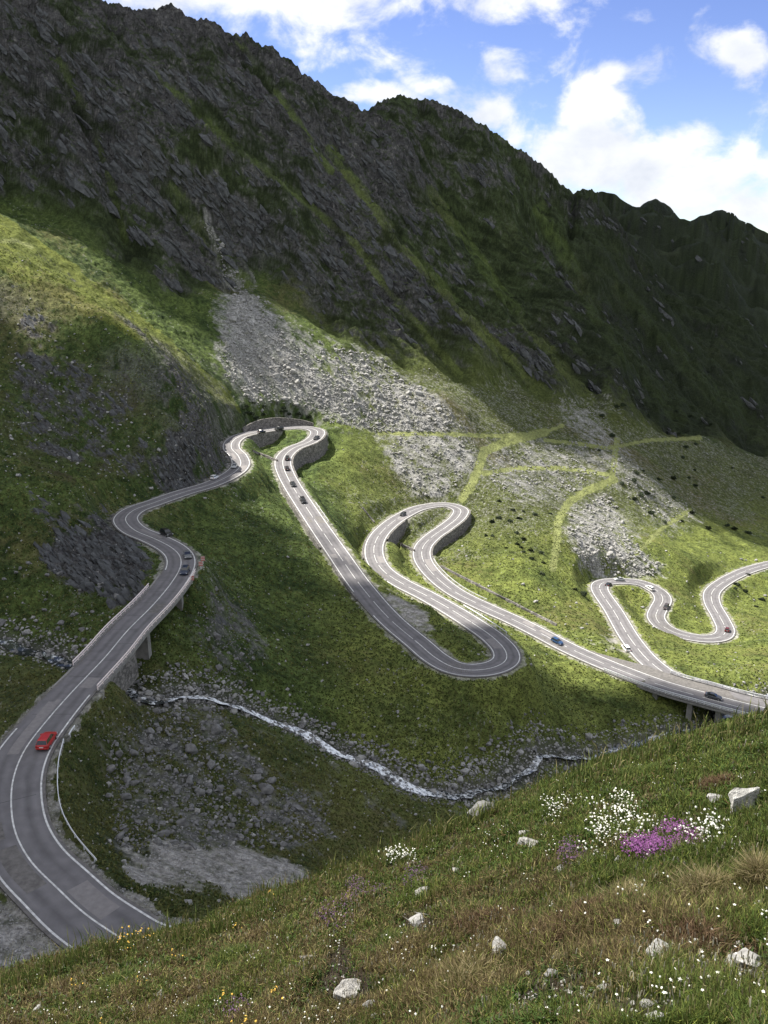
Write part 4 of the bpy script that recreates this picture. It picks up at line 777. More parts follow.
def rock_field(name, P, size, mat, axis=None, tl=.35):
    Vs, Fs, n0 = [], [], 0
    which = rng.integers(0, len(PROTO), len(P)); yaw = rng.random(len(P))*6.28; tilt = rng.normal(0, tl, len(P))
    for i, p in enumerate(P):
        V, Fc = PROTO[which[i]]; c, s = math.cos(yaw[i]), math.sin(yaw[i]); ct, st_ = math.cos(tilt[i]), math.sin(tilt[i])
        x, y, z = V.T; y, z = y*ct-z*st_, y*st_+z*ct; x, y = x*c-y*s, x*s+y*c
        q = np.stack([x, y, z+.25], 1)*size[i]
        if axis is not None: q = q*.62+np.outer(q@axis, axis)*1.5
        Vs.append(q+p); Fs.append(Fc+n0); n0 += len(V)
    o = np_mesh(name, np.concatenate(Vs), np.concatenate(Fs), mat, k=3); return tag(o, kind='stuff')
def sizes(n, lo, hi, a=2.2): return lo*(1-rng.random(n)*(1-(lo/hi)**a))**(-1/a)
okr = (info['e'] > 1.8)
regs = {k: region(v)*okr for k, v in SCREE.items()}
def in_depth(mask, d0, d1): return mask & (TY > d0) & (TY < d1)
P = scatter(in_depth(regs['dense'] | regs['lower'] | (regs['main'] & (nB > .08)), 400, 700), 3400, np.clip(.8+1.1*fall, .4, 2)); rock_field('scree_stones', P, sizes(len(P), .45, 1.6), M['rock'])
P = scatter(in_depth(regs['gully'], 440, 660), 90); rock_field('scree_stones', P, sizes(len(P), .6, 2.0), M['rock'])
P = scatter(in_depth(regs['mid'] | regs['thin'] | regs['upper'], 380, 700), 1700); rock_field('scree_stones', P, sizes(len(P), .4, 1.3), M['rock'])
P = scatter(in_depth(regs['east'], 340, 520), 900); rock_field('scree_stones', P, sizes(len(P), .45, 1.5), M['rock'])
P = scatter(in_depth(regs['near'] | regs['bridge'] | (regs['bank'] & (sd < 7) & (PX < 470)), 90, 300), 3000); rock_field('bank_stones', P, sizes(len(P), .18, .9), M['rock_dark'])
P = scatter((sd < 7) & (TY < 320) & ~isf & okr, 1400); rock_field('stream_stones', P, sizes(len(P), .25, 1.0), M['rock_dark']); P = scatter((sd < 1.7) & (TY < 320) & ~isf & okr, 170); rock_field('stream_stones', P, sizes(len(P), .35, 1.1), M['rock_dark']); P = scatter((sd < 5.5) & (TY < 320) & ~isf & okr, 2600); rock_field('stream_stones', P, sizes(len(P), .22, .9), M['rock'])
P = scatter((pale > .35) & (info['e'] > .4) & (TY < 150) & ~isf, 5200); rock_field('gravel_stones', P, sizes(len(P), .06, .34), M['rock'])
P = scatter(~isf & okr & (mm < .3) & (TY < 560) & (TY > 90) & ~region([(430,670),(560,670),(680,700),(660,740),(520,775),(430,780)], 190, 300), 2600); rock_field('hillside_stones', P, sizes(len(P), .18, .8, 2.6), M['rock'])
M['cliff'] = simple('cliff_rock', (.066, .069, .071), .95, var=.6, scale=.5, bump=.8)
bed = np.array([.62, -.20, -.76]); bed /= np.linalg.norm(bed)
P = scatter((mm > .6) & (rockm > .5) & (TY > 440) & (TZ/r2 < want[None]-.022), 1700, np.clip(.3+1.6*nM1+.8*nM2, 0, 2)); sz = sizes(len(P), 1.6, 6.5, 1.6); P[:, 2] -= sz*.70; rock_field('cliff_rocks', P, sz, M['cliff'], bed, .8)
P = scatter((crag > .45) & okr & (TY < 430) & (PX < 235), 1100); sz = sizes(len(P), .6, 2.6, 1.6); P[:, 2] -= sz*.5; rock_field('crag_rocks', P, sz, M['cliff'], bed, .8)
P = scatter(region([(0,290),(60,320),(130,400),(210,430),(215,480),(120,500),(60,510),(0,480)], 200, 420) & okr, 220); rock_field('crag_rocks', P, sizes(len(P), .3, 1.2), M['rock'])
# single boulders
bm_meshes = []
for i in range(8):
    bm = rock_bm(300+i, 22, .6+.05*(i % 4)); bmesh.ops.bevel(bm, geom=bm.edges[:], offset=.05, segments=1, affect='EDGES'); me = bpy.data.meshes.new('boulder'); bmesh.ops.recalc_face_normals(bm, faces=bm.faces); bm.to_mesh(me); bm.free(); bm_meshes.append(me)
for me in bm_meshes: me.materials.append(M['rock'])
dk_meshes = []
for me in bm_meshes:
    m2 = me.copy(); m2.materials.clear(); m2.materials.append(M['rock_dark']); dk_meshes.append(m2)
def boulders(mask, n, lo, hi, label, group, dark=False):
    P = scatter(mask, n); s = sizes(n, lo, hi, 1.8)
    for p, z in zip(P, s):
        o = bpy.data.objects.new('boulder', random.choice(dk_meshes if dark else bm_meshes)); o.location = (p[0], p[1], p[2]+z*.2); o.rotation_euler = (random.gauss(0, .25), random.gauss(0, .25), random.uniform(0, 6.28)); o.scale = (z, z*random.uniform(.7, 1.1), z*random.uniform(.7, 1))
        link(o); tag(o, label, 'boulder', group)
boulders(in_depth(regs['dense'] | regs['lower'], 400, 600), 70, 1.3, 3.2, 'large grey boulder lying in the big pale scree fan under the cliff', 'boulders in the big scree fan')
boulders(in_depth(regs['east'], 340, 520), 30, 1.1, 2.2, 'grey boulder in the pale rock patch above the far bend', 'boulders above the far bend')
boulders(in_depth(regs['near'] | regs['bridge'], 95, 260), 60, .8, 1.8, 'dark grey boulder on the rocky slope below the near bridge', 'boulders below the near bridge', True)
boulders((sd < 5) & (TY < 300) & (TY > 150) & ~isf & okr, 60, .7, 1.6, 'grey boulder in or beside the rocky stream bed', 'boulders along the stream')
boulders(region([(0,560),(140,575),(80,650),(0,650)], 150, 280) & okr, 25, .6, 1.5, 'grey boulder on the bank left of the near bridge', 'boulders left of the near bridge', True)
boulders(region([(430,500),(768,500),(768,690),(560,640),(470,580)], 240, 520) & okr, 45, .5, 1.2, 'pale boulder half sunk in the sunny turf between the lower bends', 'boulders in the sunny turf')
# named stones of the near meadow and the valley
def one_rock(px, py, w_px, label, seed, mat, hf=.6, name='rock', asp=.8, n=15, rough=.30):
    p = hit(px, py); d = proj(p)[2]; s = w_px/F*d/2; bm = rock_bm(seed, n, hf); bmesh.ops.subdivide_edges(bm, edges=bm.edges[:], cuts=2, use_grid_fill=True)
    for v in bm.verts:
        k = float(fbm(np.array([v.co.x*1.7+seed]), np.array([v.co.y*1.7+v.co.z]), 3)[0]); v.co *= 1+rough*k
        v.co.x *= s; v.co.y *= s*asp; v.co.z *= s
    o = bm_obj(name, bm, mat); o.location = (p[0], p[1], p[2]+s*hf*.30); o.rotation_euler = (random.gauss(0, .15), random.gauss(0, .15), random.uniform(-.5, .5)); tag(o, label, 'rock'); return o
one_rock(745, 812, 44, 'big whitish rock at the right edge of the meadow beside the flowers', 11, M['rock_white'], 1.0, n=22)
one_rock(716, 800, 26, 'flat grey stone behind the big whitish rock', 12, M['rock'], .35)
one_rock(530, 846, 28, 'pale split rock left of the white flower patch', 13, M['rock_pale'], .6); one_rock(526, 835, 17, 'small pale stone resting above the split rock', 14, M['rock_pale'], .6)
one_rock(561, 869, 18, 'small white stone below the purple flower tuft', 15, M['rock_pale'], .4); one_rock(425, 894, 30, 'narrow slanting white stone in the middle of the meadow', 16, M['rock_pale'], .35)
one_rock(311, 960, 24, 'bluish grey slab stone in the left of the meadow', 17, M['rock'], .55); one_rock(350, 995, 42, 'whitish jagged rock at the bottom beside bare dark soil', 18, M['rock_pale'], .6)
one_rock(375, 1018, 12, 'first of two small white stones at the bottom edge', 19, M['rock_pale'], .8); one_rock(388, 1016, 10, 'second small white stone at the bottom edge, right of its twin', 20, M['rock_pale'], .8); one_rock(391, 993, 9, 'small orange brown stone beside the jagged rock', 21, simple('rock_rusty', (.36, .19, .08), .9, var=.2), .7)
one_rock(747, 965, 34, 'rough grey rock at the lower right edge of the meadow', 22, M['rock'], .8); one_rock(585, 998, 15, 'upright white stone in the dark soil at bottom right', 23, M['rock_pale'], 1.1); one_rock(552, 975, 18, 'grey stone half hidden in brown grass at bottom right', 24, M['rock_dark'], .6); one_rock(563, 1015, 20, 'white stone at the bottom edge right of centre', 25, M['rock_pale'], .5)
one_rock(553, 960, 12, 'small pale stone beside the half hidden grey stone', 26, M['rock_pale'], .6); one_rock(745, 778, 12, 'small white stone near the top of the right meadow edge', 27, M['rock_pale'], .6); one_rock(660, 1020, 30, 'grey slab poking out at the bottom edge of the meadow', 28, M['rock'], .4)
one_rock(482, 815, 34, 'large rounded grey boulder beside the stream behind the meadow crest', 29, M['rock_dark'], .7, 'boulder', n=40, rough=.12); one_rock(588, 738, 11, 'round pale boulder on the grass above the stream', 30, M['rock'], .9, 'boulder', n=40, rough=.1)
# ------------------------------------------------------------------ dwarf shrubs on the far side
M['shrub'] = simple('shrub_leaf', (.022, .035, .012), .9, var=.4, scale=2)
def shrub_mesh(seed):
    r_ = random.Random(seed); V, Fc = [], []
    for _ in range(420):
        v = Vector((r_.gauss(0, 1), r_.gauss(0, 1), r_.gauss(0, 1))).normalized(); rad = r_.uniform(.55, 1.0)*(1+.3*math.sin(3*v.x+seed)*math.cos(4*v.y)); c = Vector((v.x*rad, v.y*rad, max(-.1, v.z)*rad*.75+.2)); a = Vector((r_.gauss(0, 1), r_.gauss(0, 1), r_.gauss(0, 1))).normalized()*.17; b = a.orthogonal().normalized()*.12; k = len(V); V += [c-a, c+b, c+a, c-b]; Fc.append([k, k+1, k+2, k+3])
    me_o = np_mesh('shrub', V, Fc, M['shrub']); me = me_o.data; bpy.data.objects.remove(me_o); return me
SH = [shrub_mesh(i) for i in range(4)]
def shrubs(P, lo, hi, label, group):
    for p in P:
        s = random.uniform(lo, hi); o = bpy.data.objects.new('shrub', random.choice(SH)); o.location = p; o.scale = (s, s, s*random.uniform(.7, 1)); o.rotation_euler = (0, 0, random.uniform(0, 6)); link(o); tag(o, label, 'shrub', group)
shrubs([hit(*q) for q in [(737,585),(735,589),(745,592),(756,607),(762,600),(748,575),(583,595),(575,590)]], 1.0, 1.8, 'dark dwarf shrub on the turf beside the far right bend', 'shrubs by the far bend')
shrubs(scatter(region([(560,400),(768,420),(768,540),(640,520),(600,460)], 400, 800), 40), 1.0, 2.4, 'dark dwarf pine on the shaded far slope above the lower road', 'dwarf pines on the far slope')
shrubs(scatter(region([(490,500),(552,510),(552,590),(480,560)], 300, 480) & okr, 24), .7, 1.5, 'dark low shrub on the slope between the middle hairpin and the green track', 'shrubs right of the middle hairpin')
shrubs(scatter(region([(240,400),(330,420),(330,432),(240,415)], 400, 520) & okr & (info['e'] > 5), 16), .8, 1.6, 'low shrub at the foot of the scree above the topmost hairpin', 'shrubs below the scree')
SHADE_POLY = [(-190,335,-18),(-120,335,-26),(-76,330,-50),(-66,300,-80),(-44,272,-92),(-14,252,-99),(20,240,-106),(46,236,-118),(70,226,-127),(105,222,-132),(135,190,-118),(60,90,-60),(20,62,-42),(-30,40,-30),(-60,20,-30),(-90,20,-40),(-190,110,-60),(-270,240,-30)]  # ground outline to be shaded by the unseen clouds added below
CLOUD_B, EXPO = .56, 1.12
# ------------------------------------------------------------------ meadow on the near slope
def leaf_mat(name, attr, rough=.75, trans=.25):
    m, nt, p = mat_new(name); N, Lk = nt.nodes.new, nt.links.new; a = N('ShaderNodeAttribute'); a.attribute_name = attr
    p.inputs['Roughness'].default_value = rough; p.inputs['Specular IOR Level'].default_value = .15; Lk(a.outputs['Color'], p.inputs['Base Color'])
    t = N('ShaderNodeBsdfTranslucent'); Lk(a.outputs['Color'], t.inputs['Color']); ms = N('ShaderNodeMixShader'); ms.inputs['Fac'].default_value = trans
    Lk(p.outputs[0], ms.inputs[1]); Lk(t.outputs[0], ms.inputs[2]); Lk(ms.outputs[0], nt.nodes['Material Output'].inputs['Surface']); return m
M['blade'] = leaf_mat('grass_blade', 'blade_colour')
BARE = [(348, 985, 40, 26), (340, 965, 16, 30), (420, 925, 26, 14), (560, 985, 50, 24), (640, 1010, 60, 20), (745, 965, 30, 25), (525, 1000, 20, 14)]
def bare_at(px, py):
    b = np.zeros(np.shape(px))
    for x, y, a, c in BARE: b = np.maximum(b, 1-sstep(.5, 1.2, np.hypot((px-x)/a, (py-y)/c)))
    return b
def blades(name, P, hgt, wid, col, lean):
    n = len(P); ph = rng.random(n)*6.283; dx, dy = np.cos(ph), np.sin(ph); view = np.arctan2(P[:, 0], P[:, 1])+rng.normal(0, .8, n)
    sx, sy = np.cos(view), -np.sin(view); Z = np.zeros(n)
    side = np.stack([sx, sy, Z], 1)*(wid/2)[:, None]; mid = P+np.stack([dx*lean*hgt*.35, dy*lean*hgt*.35, hgt*.6], 1); tip = P+np.stack([dx*lean*hgt, dy*lean*hgt, hgt*(1-.3*lean)], 1); B0 = P-[0, 0, .02]
    V = np.stack([B0-side, B0+side, mid-side*.8, mid+side*.8, tip], 1).reshape(-1, 3); k = np.arange(n)*5
    Fc = np.concatenate([np.stack([k, k+1, k+3], 1), np.stack([k, k+3, k+2], 1), np.stack([k+2, k+3, k+4], 1)])
    o = np_mesh(name, V, Fc, M['blade'], k=3); tint = np.array([.75, .75, .95, .95, 1.12])
    col_attr(o, 'blade_colour', (col[:, None]*tint[None, :, None]).reshape(-1, 3)); return tag(o, kind='stuff')
fmask = isf & (TY < 70)
aside = isf & (r2 < 34) & (r2 > 1.2) & (np.abs(a2) < math.radians(58)) & (VW <= 0)
AW = np.gradient(np.log(RR))[:, None]*np.gradient(AZ)[None]
def grow(name, n, kind, beside=False):
    P = scatter(aside, n, None, AW) if beside else scatter(fmask, n); r = np.hypot(P[:, 0], P[:, 1]); px, py, _ = proj(P)
    keep = rng.random(n) > bare_at(px, py)*.93
    cl_ = fbm(P[:, 0]*1.1, P[:, 1]*1.1, 3); keep &= rng.random(n) < np.clip(.75+1.1*cl_, .25, 1)
    P, r, px, py, cl_ = P[keep], r[keep], px[keep], py[keep], cl_[keep]; n = len(P)
    a = fbm(P[:, 0]*.45+20, P[:, 1]*.45, 3); b = fbm(P[:, 0]*1.8, P[:, 1]*1.8+9, 3)
    fresh = np.clip(.68+1.3*a+1.0*b-.30*np.exp(-((px-560)/190)**2-((py-925)/60)**2)+.0012*(px-360)-.0035*(py-880)+.35*sstep(300, 60, px), 0, 1)
    u = rng.random(n); G1, G2, ST, BR, YG = np.array([.055, .085, .018]), np.array([.10, .125, .028]), np.array([.24, .20, .09]), np.array([.095, .070, .038]), np.array([.16, .18, .035])
    col = np.where((u < fresh*.6)[:, None], G1, np.where((u < fresh*.95)[:, None], G2, np.where((u < fresh*.95+.25*(1-fresh))[:, None], ST, np.where((u < .93)[:, None], BR, YG))))
    col = col*rng.uniform(.85, 1.65, n)[:, None]
    sc = np.clip((r/7)**.35, .7, 2.0)
    if kind == 'low': h = rng.uniform(.05, .13, n)*sc*(1+.6*cl_); wd = np.maximum(.0032, .95*r/F*rng.uniform(.6, 1.2, n)); ln = rng.uniform(.2, .95, n)
    else: h = rng.uniform(.10, .24, n)*sc*(1+.5*cl_); wd = np.maximum(.0022, .75*r/F); ln = rng.uniform(.05, .5, n); col = col*.6+ST*.3
    return blades(name, P, h, wd, col, ln)
grow('meadow_grass', 210000, 'low'); grow('tall_grass', 26000, 'tall'); grow('meadow_grass', 110000, 'low', True); grow('tall_grass', 12000, 'tall', True)
P = scatter(fmask, 4200); r = np.hypot(P[:, 0], P[:, 1]); n = len(P); k = fbm(P[:, 0]*.7+13, P[:, 1]*.7, 3) > -.12; P, r = P[k], r[k]; n = len(P); P[:, 2] += rng.uniform(.08, .22, n)
blades('seed_heads', P, rng.uniform(.015, .035, n)*np.clip(r/7, .8, 2.5), np.maximum(.006, 1.1*r/F), np.where((rng.random(n) < .6)[:, None], np.array([.28, .24, .13]), np.array([.36, .34, .26]))*rng.uniform(.6, 1.2, n)[:, None], rng.uniform(.2, .9, n))
crest_y = np.interp(PX, [p[0] for p in FG], [p[1] for p in FG]); P = scatter(fmask & (PY < crest_y+16), 7000); r = np.hypot(P[:, 0], P[:, 1]); n = len(P); k = rng.random(n) < np.clip(.35+1.6*fbm(P[:, 0]*.35, P[:, 1]*.35, 3), .03, 1); P, r = P[k], r[k]; n = len(P); u = rng.random(n)[:, None]
blades('crest_grass', P, rng.uniform(.15, .55, n)*np.clip(r/14, .6, 1.6), np.maximum(.005, 1.0*r/F), np.where(u < .5, np.array([.075, .105, .026]), np.where(u < .8, np.array([.14, .155, .045]), np.array([.22, .19, .09])))*rng.uniform(.7, 1.3, n)[:, None], rng.uniform(.1, .6, n))
# leafy low herbs: broad little leaves between the grass
P = scatter(fmask, 42000); r = np.hypot(P[:, 0], P[:, 1]); px, py, _ = proj(P); k = (rng.random(len(P)) > bare_at(px, py)*.8) & (fbm(P[:, 0]*.8+3, P[:, 1]*.8, 3) > -.05); P, r = P[k], r[k]; n = len(P)
cc = np.where(rng.random(n)[:, None] < .85, np.array([.045, .078, .018]), np.array([.095, .065, .03]))*rng.uniform(.6, 1.4, n)[:, None]
blades('meadow_herbs', P, rng.uniform(.03, .08, n)*np.clip(r/7, .8, 2), np.maximum(.014, 2*r/F)*rng.uniform(.6, 1.3, n), cc, rng.uniform(.6, 1.3, n))
tm = ~isf & (info['e'] > 1.5) & (TY > 85) & (TY < 430) & (mm < .2) & (scr < .35) & (pale < .3) & (crag < .4) & (sd > 3)
P = scatter(tm, 60000); n = len(P); px, py, _ = proj(P); r = P[:, 1]; a = fbm(P[:, 0]*.05, P[:, 1]*.05, 3)
cc = np.where((rng.random(n) < .55+.8*a-.35*(r < 170))[:, None], np.array([.075, .105, .028]), np.array([.140, .145, .048]))*rng.uniform(.6, 1.3, n)[:, None]
blades('hillside_tussocks', P, rng.uniform(.18, .55, n), rng.uniform(.2, .5, n)*np.clip(r/200, .6, 1.4), cc, rng.uniform(.4, 1.1, n))
# heather-like brown tufts
def tuft_at(px, py, w_px, hgt, cols, label, name='grass_tuft', n=1500, grp=None, wd=.004):
    c = hit(px, py); d = proj(c)[2]; R_ = w_px/F*d/2; root_n = np.clip(rng.normal(0, .40, (n, 2)), -.8, .8)*R_; P = np.c_[root_n, np.zeros(n)]; P[:, 2] = ground(c[0]+P[:, 0], c[1]+P[:, 1])-c[2]
    h = hgt*rng.uniform(.6, 1.15, n)*np.exp(-(root_n**2).sum(1)/(R_*R_*1.3)); col = np.array([cols[q] for q in rng.integers(0, len(cols), n)])*rng.uniform(.7, 1.3, n)[:, None]
    o = blades(name, P, h, np.maximum(wd, .8*d/F)*np.ones(n), col, rng.uniform(.2, .8, n)); del o['kind']; o.location = c; return tag(o, label, 'grass tuft', grp)
BRN = [(.12, .075, .045), (.09, .06, .03), (.15, .10, .06)]; STR = [(.30, .25, .14), (.2, .16, .08), (.11, .11, .035)]; GRN = [(.05, .08, .02), (.09, .12, .03), (.14, .16, .04)]
for a in [(480, 925, 130, .17, BRN, 'wide brown heathery tuft in the middle of the meadow'), (580, 920, 150, .17, BRN, 'wide reddish brown tuft below the purple flowers'), (690, 945, 120, .16, BRN, 'brown tuft near the lower right edge of the meadow'), (625, 905, 70, .2, STR, 'straw coloured dry tuft under the white flowers'), (755, 890, 40, .3, STR, 'dry pale tuft at the right edge below the big whitish rock'), (700, 900, 60, .26, STR, 'dry yellow tuft with arching stalks near the purple flowers'), (545, 800, 70, .3, GRN, 'tall soft green tuft on the meadow crest above the flowers'), (640, 775, 70, .25, GRN, 'bright green tuft near the top of the meadow'), (710, 765, 60, .22, GRN, 'round bright green tuft in the upper right of the meadow'), (390, 945, 70, .18, GRN, 'mossy green tuft above the jagged rock'), (715, 790, 40, .25, BRN, 'dark brown tuft beside the flat grey stone'), (460, 985, 100, .2, STR, 'mixed straw and green tuft at the bottom centre'), (120, 985, 80, .22, GRN, 'green tuft at the lower left of the meadow'), (230, 960, 70, .25, GRN, 'green tuft on the crest below the road end')]: tuft_at(*a)
# flowers
M['petal_white'] = simple('petal_white', (.62, .62, .56), .7); M['petal_purple'] = simple('petal_purple', (.17, .045, .17), .7, var=.35, scale=30); M['petal_mauve'] = simple('petal_mauve', (.10, .05, .10), .8, var=.3, scale=30); M['petal_yellow'] = simple('petal_yellow', (.62, .38, .05), .7)
M['stem'] = simple('flower_stem', (.06, .09, .025), .8)
def flower_clump(seed, n, rad, hgt, size, kind):
    r_ = random.Random(seed); V, Fc, SVt, SFt = [], [], [], []
    for _ in range(n):
        a, d = r_.uniform(0, 6.283), rad*math.sqrt(r_.random()); x, y = d*math.cos(a), d*math.sin(a); z = hgt*r_.uniform(.55, 1.1); s = size*r_.uniform(.6, 1.2); tl = Vector((r_.gauss(0, .5), r_.gauss(0, .5)-.3, 1)).normalized(); e1 = tl.orthogonal().normalized(); e2 = tl.cross(e1); k = len(V); c = Vector((x, y, z)); m_ = 5 if kind == 'daisy' else 4
        V.append(c+tl*s*.25)
        for q in range(m_*2):
            t = q*math.pi/m_; V.append(c+(e1*math.cos(t)+e2*math.sin(t))*s*(1 if q % 2 == 0 else .55))
        for q in range(m_*2): Fc.append([k, k+1+q, k+1+(q+1) % (m_*2)])
        j = len(SVt); w = .0022; SVt += [Vector((x*.3-w, y*.3, -.03)), Vector((x*.3+w, y*.3, -.03)), c]; SFt.append([j, j+1, j+2])
    o = np_mesh('flowering_plant', SVt, SFt, M['stem'], k=3); me1 = o.data; bpy.data.objects.remove(o); o = np_mesh('blossom', V, Fc, None, k=3); me2 = o.data; bpy.data.objects.remove(o); return me1, me2
def plants(protos, spots, mat, label, group, scale=1.0, cat='flower'):
    for me1, me2 in protos:
        if not me2.materials: me2.materials.append(mat)
    for p in spots:
        me1, me2 = random.choice(protos); d = proj(p)[2]; s = scale*random.uniform(.8, 1.25)*max(1, (d/8)**.5); o = bpy.data.objects.new('flowering_plant', me1); o.location = p; o.rotation_euler = (0, 0, random.uniform(-.6, .6)); o.scale = (s, s, s); link(o); tag(o, label, cat, group)
        b = bpy.data.objects.new('blossom', me2); link(b, o)
DA = [flower_clump(500+i, 20, .15, .17, .0125, 'daisy') for i in range(4)]; FEW = [flower_clump(520+i, 4, .12, .16, .0105, 'daisy') for i in range(5)]; TYM = [flower_clump(540+i, 120, .13, .11, .011, 'thyme') for i in range(4)]; HE = [flower_clump(560+i, 60, .14, .10, .010, 'thyme') for i in range(3)]; YE = [flower_clump(580+i, 5, .10, .2, .016, 'daisy') for i in range(3)]
def spread(n, x, y, a, b): return [hit(x+random.gauss(0, a), y+random.gauss(0, b)) for _ in range(n)]
plants(DA, spread(18, 612, 832, 19, 11)+spread(5, 630, 808, 9, 5), M['petal_white'], 'dense white-flowered plant in the big white patch left of the purple flowers', 'plants of the big white flower patch')
plants(DA, spread(7, 698, 838, 13, 8), M['petal_white'], 'white-flowered plant right of the purple flowers', 'white flowers right of the purple patch')
plants(DA, spread(4, 550, 808, 8, 5), M['petal_white'], 'white-flowered plant on the meadow crest left of the big white patch', 'white flowers on the meadow crest')
plants(DA, spread(5, 396, 858, 10, 5), M['petal_white'], 'white-flowered plant near the crest in the middle of the meadow', 'white flowers at mid crest')
plants(TYM, spread(13, 652, 856, 14, 5)+spread(7, 682, 843, 9, 4), M['petal_purple'], 'vivid purple flowering tuft of the purple patch in the meadow', 'purple flower patch')
PM = [(a[0].copy(), a[1].copy()) for a in HE]
plants(HE, spread(6, 362, 890, 10, 7)+spread(3, 345, 915, 8, 8)+spread(3, 415, 880, 10, 5)+spread(4, 575, 858, 11, 4)+spread(2, 242, 1013, 6, 4), M['petal_mauve'], 'dull mauve flowering tuft in the meadow grass', 'mauve tufts')
plants(YE, spread(3, 128, 947, 5, 3)+spread(2, 150, 944, 5, 2), M['petal_yellow'], 'yellow orange flower at the near end of the road, on the meadow crest', 'yellow flowers by the road end')
plants(FEW, list(scatter(fmask & (PY < 1040), 130)), M['petal_white'], 'small plant with a few white flowers scattered in the meadow', 'scattered white flowers', .9)
plants(YE, list(scatter(fmask & (PX < 300), 12)), M['petal_yellow'], 'small plant with yellow flowers in the left of the meadow', 'scattered yellow flowers', .7)
boulders(fmask & (PY < 1030), 46, .035, .13, 'small grey stone lying in the meadow grass', 'small stones in the meadow')
# small stones in the bare soil
P = np.array([hit(x+random.gauss(0, a*.5), y+random.gauss(0, b*.5)) for x, y, a, b in BARE for _ in range(26)]); rock_field('soil_stones', P, sizes(len(P), .008, .04), M['rock_pale'])
# ------------------------------------------------------------------ light, sky and clouds
SUN_EL, SUN_AZ = math.radians(53), math.radians(-58)
Ls = np.array([math.sin(SUN_AZ)*math.cos(SUN_EL), math.cos(SUN_AZ)*math.cos(SUN_EL), math.sin(SUN_EL)])
ld = bpy.data.lights.new('sun', 'SUN'); ld.energy = 5.0; ld.angle = math.radians(.5); ld.color = (1, .95, .86); so = link(bpy.data.objects.new('sun', ld)); so.rotation_euler = Vector(Ls).to_track_quat('Z', 'Y').to_euler()
# unseen clouds added between sun and ground, each outlined by the shade it throws
ZC = 620.0
def shade_cloud(name, ground_poly, seed, step=15, rad=19):
    poly = [(p+Ls*((ZC-p[2])/Ls[2]))[:2] for p in np.array(ground_poly, float)]; q = np.array(poly); lo, hi = q.min(0), q.max(0); r_ = random.Random(seed)
    bm = bmesh.new(); bmesh.ops.create_icosphere(bm, subdivisions=2, radius=1); V0 = np.array([v.co for v in bm.verts]); bm.verts.index_update(); F0 = np.array([[v.index for v in f.verts] for f in bm.faces]); bm.free(); Vs, Fs, n0 = [], [], 0
    xs, ys = np.meshgrid(np.arange(lo[0], hi[0], step), np.arange(lo[1], hi[1], step)); xs = xs+rng.uniform(-4, 4, xs.shape); ys = ys+rng.uniform(-4, 4, ys.shape); ok = inside(poly, xs+9*fbm(xs*.03, ys*.03, 2), ys+9*fbm(xs*.03+5, ys*.03, 2))
    for x, y in zip(xs[ok], ys[ok]):
        s = rad*r_.uniform(.8, 1.3); v = V0*(1+.25*fbm(V0[:, 0]*1.5+x, V0[:, 1]*1.5+V0[:, 2]+y, 2))[:, None]; Vs.append(v*[s, s, s*.7]+[x, y, ZC+r_.uniform(-4, 14)]); Fs.append(F0+n0); n0 += len(V0)
    o = np_mesh(name, np.concatenate(Vs), np.concatenate(Fs), M['shade_cloud'], k=3, smooth=True); return tag(o, kind='structure')
shade_cloud('shade_cloud', SHADE_POLY, 3)  # added to shade the bridge, the stream and the near valley
shade_cloud('shade_cloud', [at(*q) for q in [(-160,150,560),(0,172,512),(40,195,500),(105,225,495),(160,268,485),(215,255,525),(240,250,535),(345,312,545),(395,340,545),(470,372,545),(545,392,545),(610,422,540),(690,470,515),(768,515,500),(900,535,490)]]+[np.array(q, float) for q in [(640,800,-60),(560,1350,0),(100,1150,60),(-250,950,40),(-560,700,60)]], 8)  # added, out of view, to keep the mountain side and far slope dark
shade_cloud('shade_cloud', [at(*q) for q in [(450,378,530),(540,402,530),(606,432,525),(686,485,505),(768,530,480),(768,560,455),(680,520,480),(600,466,500),(500,408,520)]], 9, 6.5, 2.2)  # unseen small puffs added to soften the edge of the far shade
shade_cloud('shade_cloud', [(-14,0,-2),(16,-6,-2),(34,34,-22),(24,60,-40),(-26,34,-26)], 5, 6.4, 1.15)          # small unseen puffs added to half-shade the meadow
shade_cloud('shade_cloud', [(-64,322,-80),(-48,336,-86),(-18,292,-95),(0,266,-99),(-26,252,-97),(-50,290,-90)], 6, 6.4, 2.2)  # unseen small puffs added to dim the hillside left of the descending road
w = bpy.data.worlds.new('World'); bpy.context.scene.world = w; w.use_nodes = True; nt = w.node_tree; N, Lk = nt.nodes.new, nt.links.new; bg = nt.nodes['Background']
sky = N('ShaderNodeTexSky'); sky.sky_type = 'NISHITA'; sky.sun_disc = False; sky.sun_elevation = SUN_EL; sky.sun_rotation = SUN_AZ; sky.altitude = 1800; sky.air_density = 1.0; sky.dust_density = .1; sky.ozone_density = 3.0
SKY_S = .078; bg.inputs['Strength'].default_value = SKY_S
tc = N('ShaderNodeTexCoord')
def mth(op, a, b=None, c=None):
    n = N('ShaderNodeMath'); n.operation = op
    for i, v in enumerate((a, b, c)):
        if v is None: continue
        if isinstance(v, (int, float)): n.inputs[i].default_value = v
        else: Lk(v, n.inputs[i])
    return n.outputs[0]
def vdot(v):
    n = N('ShaderNodeVectorMath'); n.operation = 'DOT_PRODUCT'; Lk(tc.outputs['Generated'], n.inputs[0]); n.inputs[1].default_value = v; return n.outputs['Value']
dens = None
